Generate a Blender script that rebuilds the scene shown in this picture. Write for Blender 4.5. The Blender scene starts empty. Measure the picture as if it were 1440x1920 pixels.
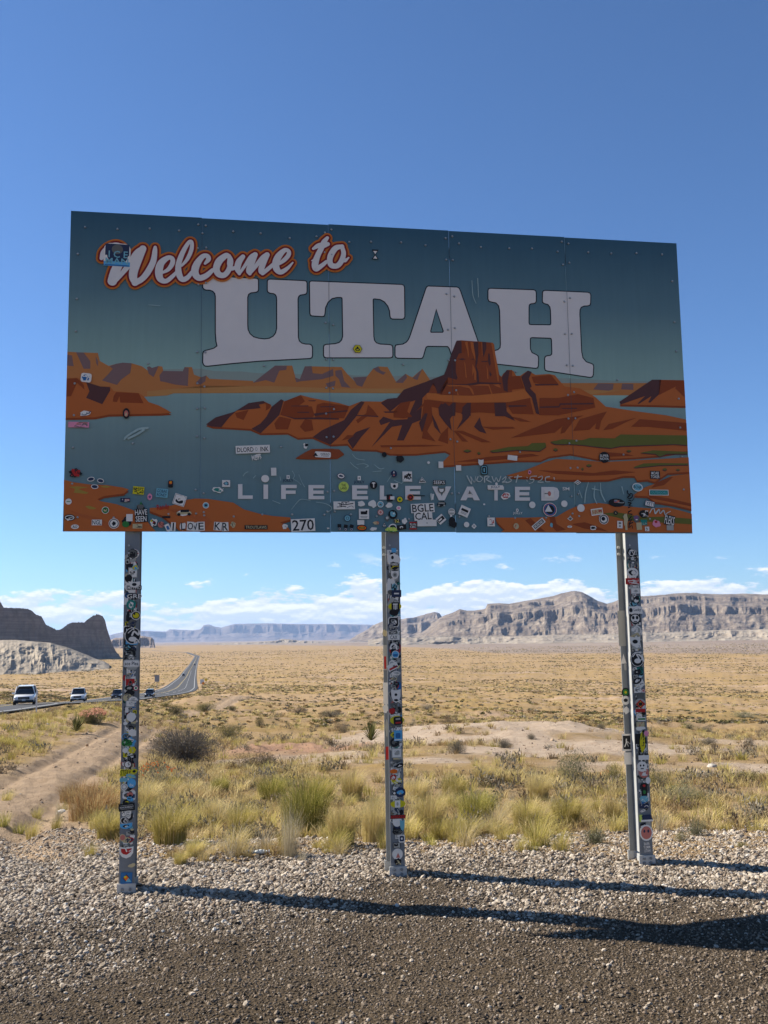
import bpy, bmesh, math, random
import numpy as np
from mathutils import Vector, Matrix, Euler
from mathutils.geometry import tessellate_polygon

# ------------------------------------------------------------------ camera, sky, sun, exposure
EYE = 1.76
HAZE = 2.9e-5
KA = 0.63            # all natural albedos share this factor
FPX, PITCH, ROLL = 1850.0, 0.12636, -0.0155
sc = bpy.context.scene
C = sc.collection
def cam_axes():
    cp, sp = math.cos(PITCH), math.sin(PITCH)
    F = Vector((0, cp, sp)); U = Vector((0, -sp, cp)); R = Vector((1, 0, 0))
    c, s = math.cos(ROLL), math.sin(ROLL)
    return c*R + s*U, -s*R + c*U, F
CR, CU, CF = cam_axes()
cd = bpy.data.cameras.new('camera'); cam = bpy.data.objects.new('camera', cd); C.objects.link(cam)
cd.sensor_fit = 'VERTICAL'; cd.sensor_height = 36.0; cd.sensor_width = 27.0
cd.lens = FPX/1920*36.0; cd.clip_start = 0.1; cd.clip_end = 120000
M = Matrix((CR, CU, -CF)).transposed().to_4x4(); M.translation = Vector((0, 0, EYE)); cam.matrix_world = M
sc.camera = cam

SUN_AZ, SUN_EL = 287.3, 38.0          # clockwise from +Y
world = bpy.data.worlds.new('World'); sc.world = world; world.use_nodes = True
def build_world():
    nt = world.node_tree; nt.nodes.clear(); N = nt.nodes.new; L = nt.links.new
    out = N('ShaderNodeOutputWorld'); bg = N('ShaderNodeBackground'); bg.inputs['Strength'].default_value = 0.05
    sky = N('ShaderNodeTexSky'); sky.sky_type = 'NISHITA'; sky.sun_disc = False
    sky.sun_elevation = math.radians(SUN_EL); sky.sun_rotation = math.radians(SUN_AZ)
    sky.altitude = 1300; sky.air_density = 1.0; sky.dust_density = 0.2; sky.ozone_density = 2.2
    geo = N('ShaderNodeTexCoord'); sep = N('ShaderNodeSeparateXYZ'); L(geo.outputs['Generated'], sep.inputs[0])
    def m(op, a, b=None, c=None, clamp=False):
        n = N('ShaderNodeMath'); n.operation = op; n.use_clamp = clamp
        for i, v in enumerate((a, b, c)):
            if v is None: continue
            if isinstance(v, (int, float)): n.inputs[i].default_value = v
            else: L(v, n.inputs[i])
        return n.outputs[0]
    az = m('ARCTAN2', sep.outputs[0], sep.outputs[1]); el = m('ARCSINE', sep.outputs[2])
    eld = m('MULTIPLY', el, 57.2958)
    def vec(sx, sy, off):
        cb = N('ShaderNodeCombineXYZ'); L(m('MULTIPLY', az, sx), cb.inputs[0]); L(m('MULTIPLY', el, sy), cb.inputs[1]); cb.inputs[2].default_value = off
        return cb.outputs[0]
    def noise(v, sc_, det, ro=0.6):
        n = N('ShaderNodeTexNoise'); n.inputs['Scale'].default_value = sc_; n.inputs['Detail'].default_value = det
        n.inputs['Roughness'].default_value = ro; L(v, n.inputs['Vector']); return n.outputs[0]
    def ss(x, a, b):
        n = N('ShaderNodeMapRange'); n.interpolation_type = 'SMOOTHSTEP'; L(x, n.inputs[0])
        n.inputs[1].default_value = a; n.inputs[2].default_value = b; return n.outputs[0]
    base = noise(vec(19, 58, 3.1), 1.0, 10, 0.6)
    big = noise(vec(4.0, 6, 8.4), 1.0, 2, 0.5)
    wisp = noise(vec(22, 90, 1.7), 1.0, 8, 0.6)
    # cover: thick belt between 0.5 and 2.6 degrees, scattered puffs above
    belt = m('MULTIPLY', ss(eld, -0.3, 0.6), m('SUBTRACT', 1.0, ss(eld, 1.7, 3.6)))
    cov = m('ADD', m('MULTIPLY', belt, 0.222), m('MULTIPLY', m('SUBTRACT', big, 0.5), 0.36))
    hi = m('MULTIPLY', m('SUBTRACT', 1.0, ss(eld, 3.4, 5.6)), 0.02)
    dens = m('ADD', base, m('ADD', cov, hi))
    a1 = m('MULTIPLY', ss(dens, 0.60, 0.685), m('SUBTRACT', 1.0, ss(eld, 3.3, 5.2)))
    a1 = m('MULTIPLY', a1, 0.93)
    # grey undersides: density sampled a little higher up
    up = N('ShaderNodeVectorMath'); up.operation = 'ADD'; L(vec(19, 58, 3.1), up.inputs[0]); up.inputs[1].default_value = (0.0, 0.22, 0)
    bup = noise(up.outputs[0], 1.0, 6, 0.6)
    shade = ss(m('SUBTRACT', bup, base), -0.12, 0.07)
    ccol = N('ShaderNodeMix'); ccol.data_type = 'RGBA'
    ccol.inputs['A'].default_value = (11.6, 11.6, 11.6, 1); ccol.inputs['B'].default_value = (7.4, 8.4, 9.6, 1); L(shade, ccol.inputs['Factor'])
    haze = m('MULTIPLY', m('SUBTRACT', 1.0, ss(eld, -1.0, 3.0)), m('ADD', 0.10, m('MULTIPLY', wisp, 0.55)))
    # slight overall deepening of the blue aloft, as the desert air gives
    hs = N('ShaderNodeHueSaturation'); hs.inputs['Saturation'].default_value = 1.0; tn = N('ShaderNodeMix'); tn.data_type = 'RGBA'; tn.blend_type = 'MULTIPLY'; tn.inputs['Factor'].default_value = 1; L(sky.outputs[0], tn.inputs['A']); tn.inputs['B'].default_value = (.84, 1.12, 1.44, 1); L(tn.outputs['Result'], hs.inputs['Color'])
    m1 = N('ShaderNodeMix'); m1.data_type = 'RGBA'; L(haze, m1.inputs['Factor']); L(hs.outputs[0], m1.inputs['A']); m1.inputs['B'].default_value = (6.4, 8.4, 10.2, 1)
    m2 = N('ShaderNodeMix'); m2.data_type = 'RGBA'; L(a1, m2.inputs['Factor']); L(m1.outputs['Result'], m2.inputs['A']); L(ccol.outputs['Result'], m2.inputs['B'])
    L(m2.outputs['Result'], bg.inputs[0]); L(bg.outputs[0], out.inputs[0])
build_world()
sd = bpy.data.lights.new('sun', 'SUN'); sun = bpy.data.objects.new('sun', sd); C.objects.link(sun)
sd.energy = 5.0; sd.angle = math.radians(0.53); sd.color = (1.0, 0.935, 0.83)
a, e = math.radians(SUN_AZ), math.radians(SUN_EL)
sdir = Vector((math.sin(a)*math.cos(e), math.cos(a)*math.cos(e), math.sin(e)))
sun.rotation_euler = sdir.to_track_quat('Z', 'Y').to_euler(); sun.location = (-30, 10, 40)
vs = sc.view_settings; vs.view_transform = 'Standard'; vs.look = 'None'; vs.exposure = 1.08; vs.gamma = 1.0; vs.use_curve_mapping = False

# ------------------------------------------------------------------ helpers
rng = np.random.default_rng(7); random.seed(7)
def tag(o, label=None, cat=None, group=None, kind=None):
    if label: o['label'] = label
    if cat: o['category'] = cat
    if group: o['group'] = group
    if kind: o['kind'] = kind
    return o
def empty(name, loc=(0, 0, 0), rz=0.0):
    o = bpy.data.objects.new(name, None); o.location = loc; o.rotation_euler = (0, 0, rz); o.empty_display_size = 0.2
    C.objects.link(o); return o
class MB:
    def __init__(s): s.v = []; s.f = []; s.mi = []; s.mats = []
    def m(s, mat):
        if mat not in s.mats: s.mats.append(mat)
        return s.mats.index(mat)
    def add(s, vs, fs, mat):
        b = len(s.v); k = s.m(mat); s.v.extend([tuple(p) for p in vs])
        for f in fs: s.f.append(tuple(b+i for i in f)); s.mi.append(k)
    def box(s, c, d, mat, rz=0.0):
        x, y, z = d[0]/2, d[1]/2, d[2]/2; ca, sa = math.cos(rz), math.sin(rz)
        P = []
        for sx, sy, sz in ((-1,-1,-1),(1,-1,-1),(1,1,-1),(-1,1,-1),(-1,-1,1),(1,-1,1),(1,1,1),(-1,1,1)):
            X, Y = sx*x, sy*y; P.append((c[0]+X*ca-Y*sa, c[1]+X*sa+Y*ca, c[2]+sz*z))
        s.add(P, [(0,3,2,1),(4,5,6,7),(0,1,5,4),(1,2,6,5),(2,3,7,6),(3,0,4,7)], mat)
    def cyl(s, a, b, r, mat, n=8, r2=None):
        a, b = Vector(a), Vector(b); r2 = r if r2 is None else r2
        w = (b-a).normalized(); t = w.orthogonal().normalized(); q = w.cross(t)
        P = [a+(t*math.cos(2*math.pi*i/n)+q*math.sin(2*math.pi*i/n))*r for i in range(n)]+[b+(t*math.cos(2*math.pi*i/n)+q*math.sin(2*math.pi*i/n))*r2 for i in range(n)]
        F = [(i, (i+1) % n, n+(i+1) % n, n+i) for i in range(n)]+[tuple(range(n-1, -1, -1)), tuple(range(n, 2*n))]
        s.add(P, F, mat)
    def build(s, name, parent=None, smooth=False, bevel=0):
        me = bpy.data.meshes.new(name); me.from_pydata(s.v, [], s.f)
        for mt in s.mats: me.materials.append(mt)
        me.polygons.foreach_set('material_index', s.mi)
        if smooth: me.polygons.foreach_set('use_smooth', [True]*len(s.f))
        me.update(); o = bpy.data.objects.new(name, me); C.objects.link(o)
        if parent: o.parent = parent
        if bevel:
            b = o.modifiers.new('bevel', 'BEVEL'); b.width = bevel; b.segments = 2; b.limit_method = 'ANGLE'
        return o

def s2l(c): return tuple(((x/255+0.055)/1.055)**2.4 if x > 10 else x/255/12.92 for x in c)
def hsh(i, j, s):
    n = (i.astype(np.int64)*374761393 + j.astype(np.int64)*668265263 + s*982451653) & 0xffffffff
    n = ((n ^ (n >> 13))*1274126177) & 0xffffffff
    return ((n ^ (n >> 16)) & 0xffff)/65535.0
def vn(x, y, s=0):
    x = np.asarray(x, float); y = np.asarray(y, float)
    i = np.floor(x); j = np.floor(y); fx = x-i; fy = y-j
    fx = fx*fx*fx*(fx*(fx*6-15)+10); fy = fy*fy*fy*(fy*(fy*6-15)+10)
    a = hsh(i, j, s); b = hsh(i+1, j, s); c = hsh(i, j+1, s); d = hsh(i+1, j+1, s)
    return (a*(1-fx)+b*fx)*(1-fy)+(c*(1-fx)+d*fx)*fy
def fbm(x, y, o=5, s=0, g=0.5):
    t = 0; a = 1; n = 0
    for k in range(o):
        t = t+a*vn(x, y, s+k*17); n += a; a *= g; x = x*2.03+11.3; y = y*2.03+5.7
    return t/n
def ridge(x, y, o=4, s=0):
    t = 0; a = 1; n = 0
    for k in range(o):
        t = t+a*(1-np.abs(2*vn(x, y, s+k*13)-1)); n += a; a *= .5; x = x*2.1+3.3; y = y*2.1+9.7
    return t/n
def sst(x, a, b):
    t = np.clip((x-a)/(b-a), 0, 1); return t*t*(3-2*t)

# ------------------------------------------------------------------ materials
MATS = {}
def mat(name, rgb, rough=0.7, var=0.12, scale=6.0, metal=0.0, spec=0.3, coat=0.0):
    if name in MATS: return MATS[name]
    m = bpy.data.materials.new(name); m.use_nodes = True; nt = m.node_tree; p = nt.nodes['Principled BSDF']
    p.inputs['Roughness'].default_value = rough; p.inputs['Metallic'].default_value = metal
    p.inputs['Specular IOR Level'].default_value = spec; p.inputs['Coat Weight'].default_value = coat
    if var > 0:
        tc = nt.nodes.new('ShaderNodeTexCoord'); n = nt.nodes.new('ShaderNodeTexNoise'); n.inputs['Scale'].default_value = scale; n.inputs['Detail'].default_value = 6
        mx = nt.nodes.new('ShaderNodeMix'); mx.data_type = 'RGBA'
        nt.links.new(tc.outputs['Object'], n.inputs['Vector']); nt.links.new(n.outputs[0], mx.inputs['Factor'])
        mx.inputs['A'].default_value = tuple(max(0, c*(1-var)) for c in rgb)+(1,); mx.inputs['B'].default_value = tuple(min(1, c*(1+var)) for c in rgb)+(1,)
        nt.links.new(mx.outputs['Result'], p.inputs['Base Color'])
    else: p.inputs['Base Color'].default_value = tuple(rgb)+(1,)
    MATS[name] = m; return m
ILL = (0.233, 0.268, 0.376)
def D(name, r, g, b, var=0.06, **k):          # printed colour, from how it reads in open shade
    l = s2l((r, g, b)); return mat(name, tuple(min(0.85, l[i]/ILL[i]) for i in range(3)), rough=k.get('rough', 0.5), var=var, scale=9, spec=.14)

# ------------------------------------------------------------------ terrain
PY = np.array([-4000, 0, 8.2, 11, 14, 22, 35, 50, 70, 100, 150, 225, 277, 450, 700, 1100, 1800, 40000.])
PZ = -np.array([0, 0, 0, .28, .62, 1.24, 2.2, 3.2, 4.5, 6.2, 8.6, 11.3, 13.1, 19.3, 24.3, 26.8, 28.3, 28.3])
def prof(y):
    w = 0.06*np.abs(y)+0.3
    return sum(np.interp(y+k*w, PY, PZ) for k in (-1.5, -.75, 0, .75, 1.5))/5*sst(y, 7.5, 9.5)
RY = np.array([-400, 0, 60, 98, 145, 225, 330, 430, 600, 900, 1500, 1900, 2500, 3200, 4200.])
RX = np.array([60, -18, -29, -36.5, -45, -58.5, -71, -89, -121, -177, -287, -360, -500, -760, -1300.])
def road_x(y): return (np.interp(y-15, RY, RX)+np.interp(y+15, RY, RX)+np.interp(y, RY, RX))/3
def lraise(y): return np.interp(y, [20, 60, 98, 145, 200, 280], [0, 1.3, 1.8, 1.5, .6, 0])
def road_z(y): return prof(y)+lraise(y)
def road_halfw(y): return np.interp(y, [0, 150, 260, 420, 700, 1200], [4.5, 4.8, 7.3, 7.8, 6.5, 5.0])
def T0(x, y):
    x = np.asarray(x, float); y = np.asarray(y, float)
    z = prof(y)
    far = 1-sst(y, 350, 1200); z = z+lraise(y)*sst(-x/np.maximum(y, 1), .17, .30)
    z = z-0.085*np.maximum(0, x-2)*sst(y, 35, 150)*far*(1/(1+np.maximum(0, x)/200))
    return z
def pxray(px, py):
    d = CF+CR*((px-720)/FPX)-CU*((py-960)/FPX); return d
def gpx(px, py, T=None):
    T = T or T0; d = pxray(px, py); t = 3.0
    last = t
    while t < 40000:
        X = d.x*t; Y = d.y*t; Z = EYE+d.z*t
        if Z < float(T(X, Y)): break
        last = t; t *= 1.01
    lo, hi = last, t
    for _ in range(20):
        mid = (lo+hi)/2
        if EYE+d.z*mid < float(T(d.x*mid, d.y*mid)): hi = mid
        else: lo = mid
    return d.x*hi, d.y*hi
TRK = [gpx(*p) for p in ((-330, 1690), (-120, 1570), (60, 1475), (150, 1425), (238, 1375), (300, 1352), (360, 1342), (420, 1334), (452, 1318), (425, 1306), (385, 1302))]
TRK = [(-12, 3)]+TRK
def catmull(P, n=12):
    P = [np.array(p, float) for p in P]; P = [2*P[0]-P[1]]+P+[2*P[-1]-P[-2]]; out = []
    for i in range(1, len(P)-2):
        for k in range(n):
            t = k/n; out.append(0.5*((2*P[i])+(-P[i-1]+P[i+1])*t+(2*P[i-1]-5*P[i]+4*P[i+1]-P[i+2])*t*t+(-P[i-1]+3*P[i]-3*P[i+1]+P[i+2])*t**3))
    out.append(P[-2]); return np.array(out)
TC = catmull(TRK, 10)
def track_d(x, y):            # signed distance to the track (left negative), clipped
    x = np.asarray(x, float); y = np.asarray(y, float); best = np.full(x.shape, 99.0); sg = np.full(x.shape, 1.0)
    near = (y < 260) & (y > -5) & (x < 15) & (x > -70)
    if not near.any(): return best
    X = x[near]; Y = y[near]; b = np.full(X.shape, 99.0); s = np.ones(X.shape)
    for i in range(len(TC)-1):
        ax, ay = TC[i]; bx, by = TC[i+1]; dx, dy = bx-ax, by-ay; L2 = dx*dx+dy*dy+1e-9
        t = np.clip(((X-ax)*dx+(Y-ay)*dy)/L2, 0, 1); ex = X-(ax+t*dx); ey = Y-(ay+t*dy); d = np.hypot(ex, ey)
        sd_ = np.sign(dx*ey-dy*ex); m = d < b; b = np.where(m, d, b); s = np.where(m, -sd_, s)
    best[near] = b*s; return best
SAND = gpx(965, 1384); SAND2 = gpx(560, 1425); REDB = gpx(545, 1405)
EX = np.array([-9, -5.5, -3.6, -2.3, -1.15, -.1, .8, 2, 3, 6, 30.]); EY = np.array([10.2, 10.2, 9.4, 8.5, 7.9, 8.6, 8.35, 8.05, 8.15, 8.5, 9.])
def gedge(x): return np.interp(x, EX, EY)
def gmask(x, y): return 1-sst(y-gedge(x)+(fbm(x*1.7, y*1.7, 4, 5)-.5)*1.1, -0.12, 0.35)
def masks(x, y):
    td = track_d(x, y)
    g = gmask(x, y)
    trk = (1-sst(np.abs(td)+(fbm(x*.6, y*.6, 3, 9)-.5)*1.6, 1.1, 1.9))*sst(y, 7, 10)*(1-.85*sst(y, 44, 56)*(1-sst(y, 92, 112)))
    g = g*sst(y+(fbm(x*.4, y*.4, 3, 66)-.5)*2, -2.5, .5); trk = np.maximum(trk, 1-sst(y+(fbm(x*.4, y*.4, 3, 66)-.5)*2, -2.5, .5))  # paler dirt added on unseen ground behind the camera, bouncing light onto the sign
    def ell(c, rx, ry, n=1.1, s=3): return 1-sst(np.hypot((x-c[0])/rx, (y-c[1])/ry)+(fbm(x*.25, y*.25, 4, s)-.5)*n*2, .65, 1.1)
    sand = np.maximum(ell(SAND, SAND[1]*.15, SAND[1]*.42), 0.9*ell(SAND2, 2.3, 5, .7, 8))
    sand = np.maximum(sand, 0.7*ell((SAND[0]+SAND[1]*.2, SAND[1]*.9), SAND[1]*.08, SAND[1]*.2))
    red = ell(REDB, 3.0, 6.0, .6, 21)
    return g, trk, sand, red, td
def T(x, y):
    x = np.asarray(x, float); y = np.asarray(y, float); sh = x.shape; x = np.atleast_1d(x); y = np.atleast_1d(y)
    z = T0(x, y); g, trk, sand, red, td = masks(x, y)
    rx = road_x(y); rd = np.abs(x-rx); rw = road_halfw(y)
    offroad = sst(rd, rw+1.5, rw+14)*np.where(y > 40, 1, 1)
    out = (1-g)*sst(y, 7.8, 10)
    amp = np.interp(y, [8, 15, 40, 100, 400, 2000], [.12, .34, .95, 1.7, 2.6, 1.4])
    z = z+out*offroad*(1-.8*trk)*amp*((fbm(x/7.0+3, y/11.0, 3, 31)-.5)*.6+(fbm(x/28.0, y/46.0, 3, 77)-.5)*1.3)
    z = z+out*(1-.7*trk)*(fbm(x/1.3, y/1.3, 3, 41)-.5)*np.interp(y, [8, 30, 120], [.10, .22, .5])*offroad
    # the grassy bank left of the dirt track and the ruts in it
    bank = sst(-td, 1.9, 6.0)*(td > -90)*sst(y, 14, 24)*(1-sst(y, 60, 85))*sst(rd, 6, 16)
    z = z+np.interp(y, [10, 20, 40, 70], [.1, .6, 1.25, .8])*bank
    z = z-trk*(.03+.12*np.exp(-((np.abs(td)-.8)/.22)**2))+np.maximum(trk, .5*(np.abs(td) < 4))*sst(y, 9, 12)*((fbm(x/.35, y/.5, 4, 43)-.5)*.13+(ridge(x/1.1, y/1.6, 3, 47)-.5)*.10)
    # pale sand hump, cut red bank, hummock between viewer and the highway
    z = z+(.75+.5*(fbm(x*.35, y*.2, 4, 14)-.5))*np.exp(-(((x-SAND[0])/(SAND[1]*.11))**2+((y-SAND[1]*1.02)/(SAND[1]*.2))**2))
    z = z+.5*red*(ridge(x*.5, y*.5, 3, 5)-.5)
    z = z+2.0*np.exp(-(((x+30)/13)**2+((y-165)/38)**2))*sst(rd, 8, 20)
    # gravel lot: low swells
    z = z+g*(1-sst(y, 9, 30))*((fbm(x*.8, y*.8, 3, 51)-.5)*.07+(fbm(x*3.1, y*3.1, 3, 52)-.5)*.03)
    z = z+np.where(rd < rw+9, (road_z(y)-.05-z)*(1-sst(rd, rw+1.0, rw+9))*sst(y, 20, 50), 0)
    return z.reshape(sh)
def Tz(x, y): return float(T(np.array([x]), np.array([y]))[0])
def gp(px, py):
    d = pxray(px, py); ts = np.geomspace(3.0, 40000, 700)
    for _ in range(3):
        below = EYE+d.z*ts < T(d.x*ts, d.y*ts)
        k = int(np.argmax(below)) if below.any() else len(ts)-1
        ts = np.linspace(ts[max(0, k-1)], ts[k], 24)
    t = float(ts[-1]); return d.x*t, d.y*t, Tz(d.x*t, d.y*t)

def build_ground():
    az = np.concatenate([np.linspace(-180, -42, 60)[:-1], np.linspace(-42, -25, 70)[:-1], np.linspace(-25, 25, 520)[:-1], np.linspace(25, 42, 70)[:-1], np.linspace(42, 180, 60)])
    r = np.concatenate([[0.3], np.geomspace(1.0, 4.2, 22)[:-1], np.geomspace(4.2, 12, 110)[:-1], np.geomspace(12, 700, 250)[:-1], np.geomspace(700, 45000, 75)])
    A, R = np.meshgrid(np.radians(az), r); X = R*np.sin(A); Y = R*np.cos(A)
    Z = T(X.ravel(), Y.ravel()).reshape(X.shape)
    nr, na = X.shape; co = np.stack([X, Y, Z], -1).reshape(-1, 3)
    i = np.arange(nr-1)[:, None]*na+np.arange(na-1)[None, :]
    q = np.stack([i, i+1, i+na+1, i+na], -1).reshape(-1, 4)[:, ::-1]
    me = bpy.data.meshes.new('ground'); me.vertices.add(len(co)); me.vertices.foreach_set('co', co.ravel())
    me.loops.add(q.size); me.loops.foreach_set('vertex_index', q.ravel().astype(np.int32)); me.polygons.add(len(q))
    me.polygons.foreach_set('loop_start', np.arange(0, q.size, 4, dtype=np.int32)); me.polygons.foreach_set('use_smooth', np.ones(len(q), bool))
    me.update(calc_edges=True); me.validate()
    x, y = X.ravel(), Y.ravel(); g, trk, sand, red, td = masks(x, y)
    # pale river gravel near the edge, dark millings nearer the lens
    pin = np.interp(x, [-4, -2, -.6, .2, 1.2, 2.4, 4], [6.0, 6.1, 6.7, 7.35, 7.2, 6.7, 6.7])
    pale = g*sst(y-pin+(fbm(x*1.1, y*1.1, 4, 61)-.5)*2.2, -1.2, 1.2)
    flat = sst(y-np.interp(x/np.maximum(y, 1), [-.4, -.2, -.02, .12, .4], [7000, 6500, 3500, 1700, 1250])*(1+.25*(fbm(x/600, y/900, 3, 3)-.5)), -60, 60)
    green = fbm(x/5, y/9, 4, 91)
    for nm, arr in (('m1', (g, pale, trk)), ('m2', (sand, red, flat)), ('m3', (green, sst(-td, 1.8, 3.2)*(td > -90)*(y < 90), sst(y, 20, 400)))):
        at = me.color_attributes.new(nm, 'FLOAT_COLOR', 'POINT'); d = np.ones((len(x), 4)); 
        for k in range(3): d[:, k] = arr[k]
        at.data.foreach_set('color', d.ravel())
    m = bpy.data.materials.new('desert_ground'); m.use_nodes = True; nt = m.node_tree; N = nt.nodes.new; L = nt.links.new; p = nt.nodes['Principled BSDF']
    p.inputs['Roughness'].default_value = 0.95; p.inputs['Specular IOR Level'].default_value = 0.1
    tc = N('ShaderNodeNewGeometry').outputs['Position']
    def noise(s, d=6, ro=.6, sy=1, sx=1):
        mp = N('ShaderNodeMapping'); mp.inputs['Scale'].default_value = (sx, sy, 1); L(tc, mp.inputs[0])
        n = N('ShaderNodeTexNoise'); n.inputs['Scale'].default_value = s; n.inputs['Detail'].default_value = d; n.inputs['Roughness'].default_value = ro; L(mp.outputs[0], n.inputs['Vector']); return n.outputs[0]
    def mix(f, a, b):
        n = N('ShaderNodeMix'); n.data_type = 'RGBA'
        if isinstance(f, float): n.inputs['Factor'].default_value = f
        else: L(f, n.inputs['Factor'])
        for s, v in (('A', a), ('B', b)):
            if isinstance(v, tuple): n.inputs[s].default_value = tuple(KA*c for c in v)+(1,)
            else: L(v, n.inputs[s])
        return n.outputs['Result']
    def ramp(f, a, b):
        n = N('ShaderNodeMapRange'); L(f, n.inputs[0]); n.inputs[1].default_value = a; n.inputs[2].default_value = b; return n.outputs[0]
    def at(nm):
        n = N('ShaderNodeAttribute'); n.attribute_name = nm; s = N('ShaderNodeSeparateColor'); L(n.outputs['Color'], s.inputs[0]); return s.outputs
    a1, a2, a3 = at('m1'), at('m2'), at('m3')
    straw = mix(ramp(noise(.35, 5), .35, .65), (.50, .335, .125), (.40, .265, .105))
    soil = mix(ramp(noise(1.3, 6), .35, .7), (.53, .365, .20), (.40, .27, .15))
    base = mix(ramp(noise(.09, 7, .66, 1, .28), .42, .58), straw, soil)
    base = mix(ramp(noise(.9, 5, .7), .58, .72), base, (.27, .20, .105))            # low scrub litter
    base = mix(ramp(noise(.03, 6, .68, 1.1, .22), .54, .64), base, (.54, .38, .25))          # barer pinkish patches
    base = mix(a2[0], base, mix(ramp(noise(3, 6), .3, .7), (.70, .55, .40), (.54, .40, .28)))
    base = mix(a2[1], base, mix(ramp(noise(3, 6), .3, .7), (.55, .34, .21), (.45, .26, .16)))
    base = mix(a1[2], base, mix(ramp(noise(2.5, 7), .3, .7), (.58, .42, .27), (.40, .28, .175)))
    grav = mix(ramp(noise(45, 3), .3, .7), (.34, .28, .21), (.17, .135, .10))
    mill = mix(ramp(noise(60, 4, .7), .3, .75), (.075, .053, .030), (.19, .14, .09))
    mill = mix(ramp(noise(1.2, 4), .5, .75), mill, (.16, .12, .08))
    base = mix(a1[0], base, mix(a1[1], mill, grav))
    farc = mix(ramp(noise(.0022, 7, .65, .5), .35, .65), (.34, .255, .19), (.42, .33, .25))
    base = mix(a2[2], base, farc)
    L(base, p.inputs['Base Color'])
    b0 = N('ShaderNodeBump'); b0.inputs['Strength'].default_value = 1.0; b0.inputs['Distance'].default_value = .10; L(noise(3.2, 7, .68), b0.inputs['Height'])
    bp = N('ShaderNodeBump'); L(b0.outputs[0], bp.inputs['Normal']); bp.inputs['Strength'].default_value = .9; bp.inputs['Distance'].default_value = .02
    vor = N('ShaderNodeTexVoronoi'); vor.inputs['Scale'].default_value = 55; L(tc, vor.inputs['Vector'])
    ad = N('ShaderNodeMath'); ad.operation = 'ADD'; L(vor.outputs['Distance'], ad.inputs[0]); L(noise(30, 6, .7), ad.inputs[1])
    L(ad.outputs[0], bp.inputs['Height']); L(bp.outputs[0], p.inputs['Normal'])
    me.materials.append(m); o = bpy.data.objects.new('ground', me); C.objects.link(o); tag(o, kind='structure'); return o
build_ground()

def build_road():
    asph = mat('asphalt', (.045, .045, .047), .9, .25, .6); white = mat('road_paint_white', (.40, .40, .38), .7, .15); yel = mat('road_paint_yellow', (.6, .42, .06), .7, .15)
    ys = np.concatenate([np.arange(20, 300, 3.0), np.arange(300, 900, 6), np.arange(900, 4200, 25)])
    def strip(name, off0, off1, lift, m, seg=None, parent=None):
        mb = MB(); V = []; 
        x = road_x(ys); dx = np.gradient(x, ys); nrm = 1/np.sqrt(1+dx*dx); hw = road_halfw(ys)
        o0 = np.array([off0(h) for h in hw]); o1 = np.array([off1(h) for h in hw])
        for k in range(len(ys)):
            for o in (o0[k], o1[k]): V.append((x[k]+o*nrm[k], ys[k]-o*dx[k]*nrm[k], float(road_z(ys[k]))+lift))
        F = []
        for k in range(len(ys)-1):
            if seg and not seg(ys[k]): continue
            F.append((2*k, 2*k+1, 2*k+3, 2*k+2))
        mb.add(V, F, m); o = mb.build(name, parent); return o
    r = strip('highway', lambda h: -h, lambda h: h, .06, asph); tag(r, kind='structure')
    for nm, a, b, m, sg in (('edge_line', lambda h: -h+.5+(h-4.5)*.3, lambda h: -h+.72+(h-4.5)*.3, white, None), ('edge_line', lambda h: h-.72-(h-4.5)*.3, lambda h: h-.5-(h-4.5)*.3, white, None),
                           ('centre_line', lambda h: -.30 - (h-5)*.45, lambda h: -.15-(h-5)*.45, yel, None), ('centre_line', lambda h: .1-(h-5)*.45, lambda h: .25-(h-5)*.45, white, lambda y: (y % 24) < 11),
                           ('lane_line', lambda h: (h-5)*.75+.2, lambda h: (h-5)*.75+.45, white, lambda y: 240 < y < 900 and (y % 24) < 11)):
        strip(nm, a, b, .068, m, sg, r)
build_road()
# ------------------------------------------------------------------ the welcome sign: its own frame, x along the face, y back, z up
YAW = 0.16381; BX, BY = -2.33322, 7.11208; V0 = 0.79772+EYE; PW, PH = 4.88, 2.43946
hv = Vector((math.cos(YAW), math.sin(YAW), 0)); nv = Vector((-math.sin(YAW), math.cos(YAW), 0)); B0 = Vector((BX, BY, 0))
sign = empty('welcome_sign', (BX, BY, 0), YAW)
tag(sign, 'large sticker covered state welcome billboard on three steel posts over the gravel', 'sign')
def pan(px, py, off=0.0):                      # photo point -> (x, z) on the sign's plane
    d = pxray(px, py); o = Vector((0, 0, EYE)); t = ((B0-o).dot(nv)+off)/d.dot(nv); P = o+d*t-B0
    return P.dot(hv), P.z
CROP = dict(A=(120,390,3.6), B=(360,420,3.1304), C=(740,430,2.5714), D=(110,640,3.2), E=(380,660,3.1304), F=(780,620,2.7692), G=(110,870,3.512), H=(430,820,3.692), I=(800,830,2.88), K=(180,430,5.76), L=(420,430,5.76), M=(800,620,9.0), N=(1100,880,7.2), O=(600,870,7.2), P=(0,0,1.0))
def cp(code, x, y): a, b, s = CROP[code]; return pan(a+x/s, b+y/s)
def poly(mb, pts, m, y, holes=()):
    loops = [[Vector((p[0], p[1], 0)) for p in pts]]+[[Vector((p[0], p[1], 0)) for p in h] for h in holes]
    tris = tessellate_polygon(loops); allp = [p for l in loops for p in l]
    V = [(p.x, y, p.y) for p in allp]; F = []
    for t in tris:
        a, b, c = (allp[i] for i in t); cr = (b-a).cross(c-a).z
        if abs(cr) < 1e-9: continue
        F.append(t if cr > 0 else (t[2], t[1], t[0]))
    mb.add(V, F, m)
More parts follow.
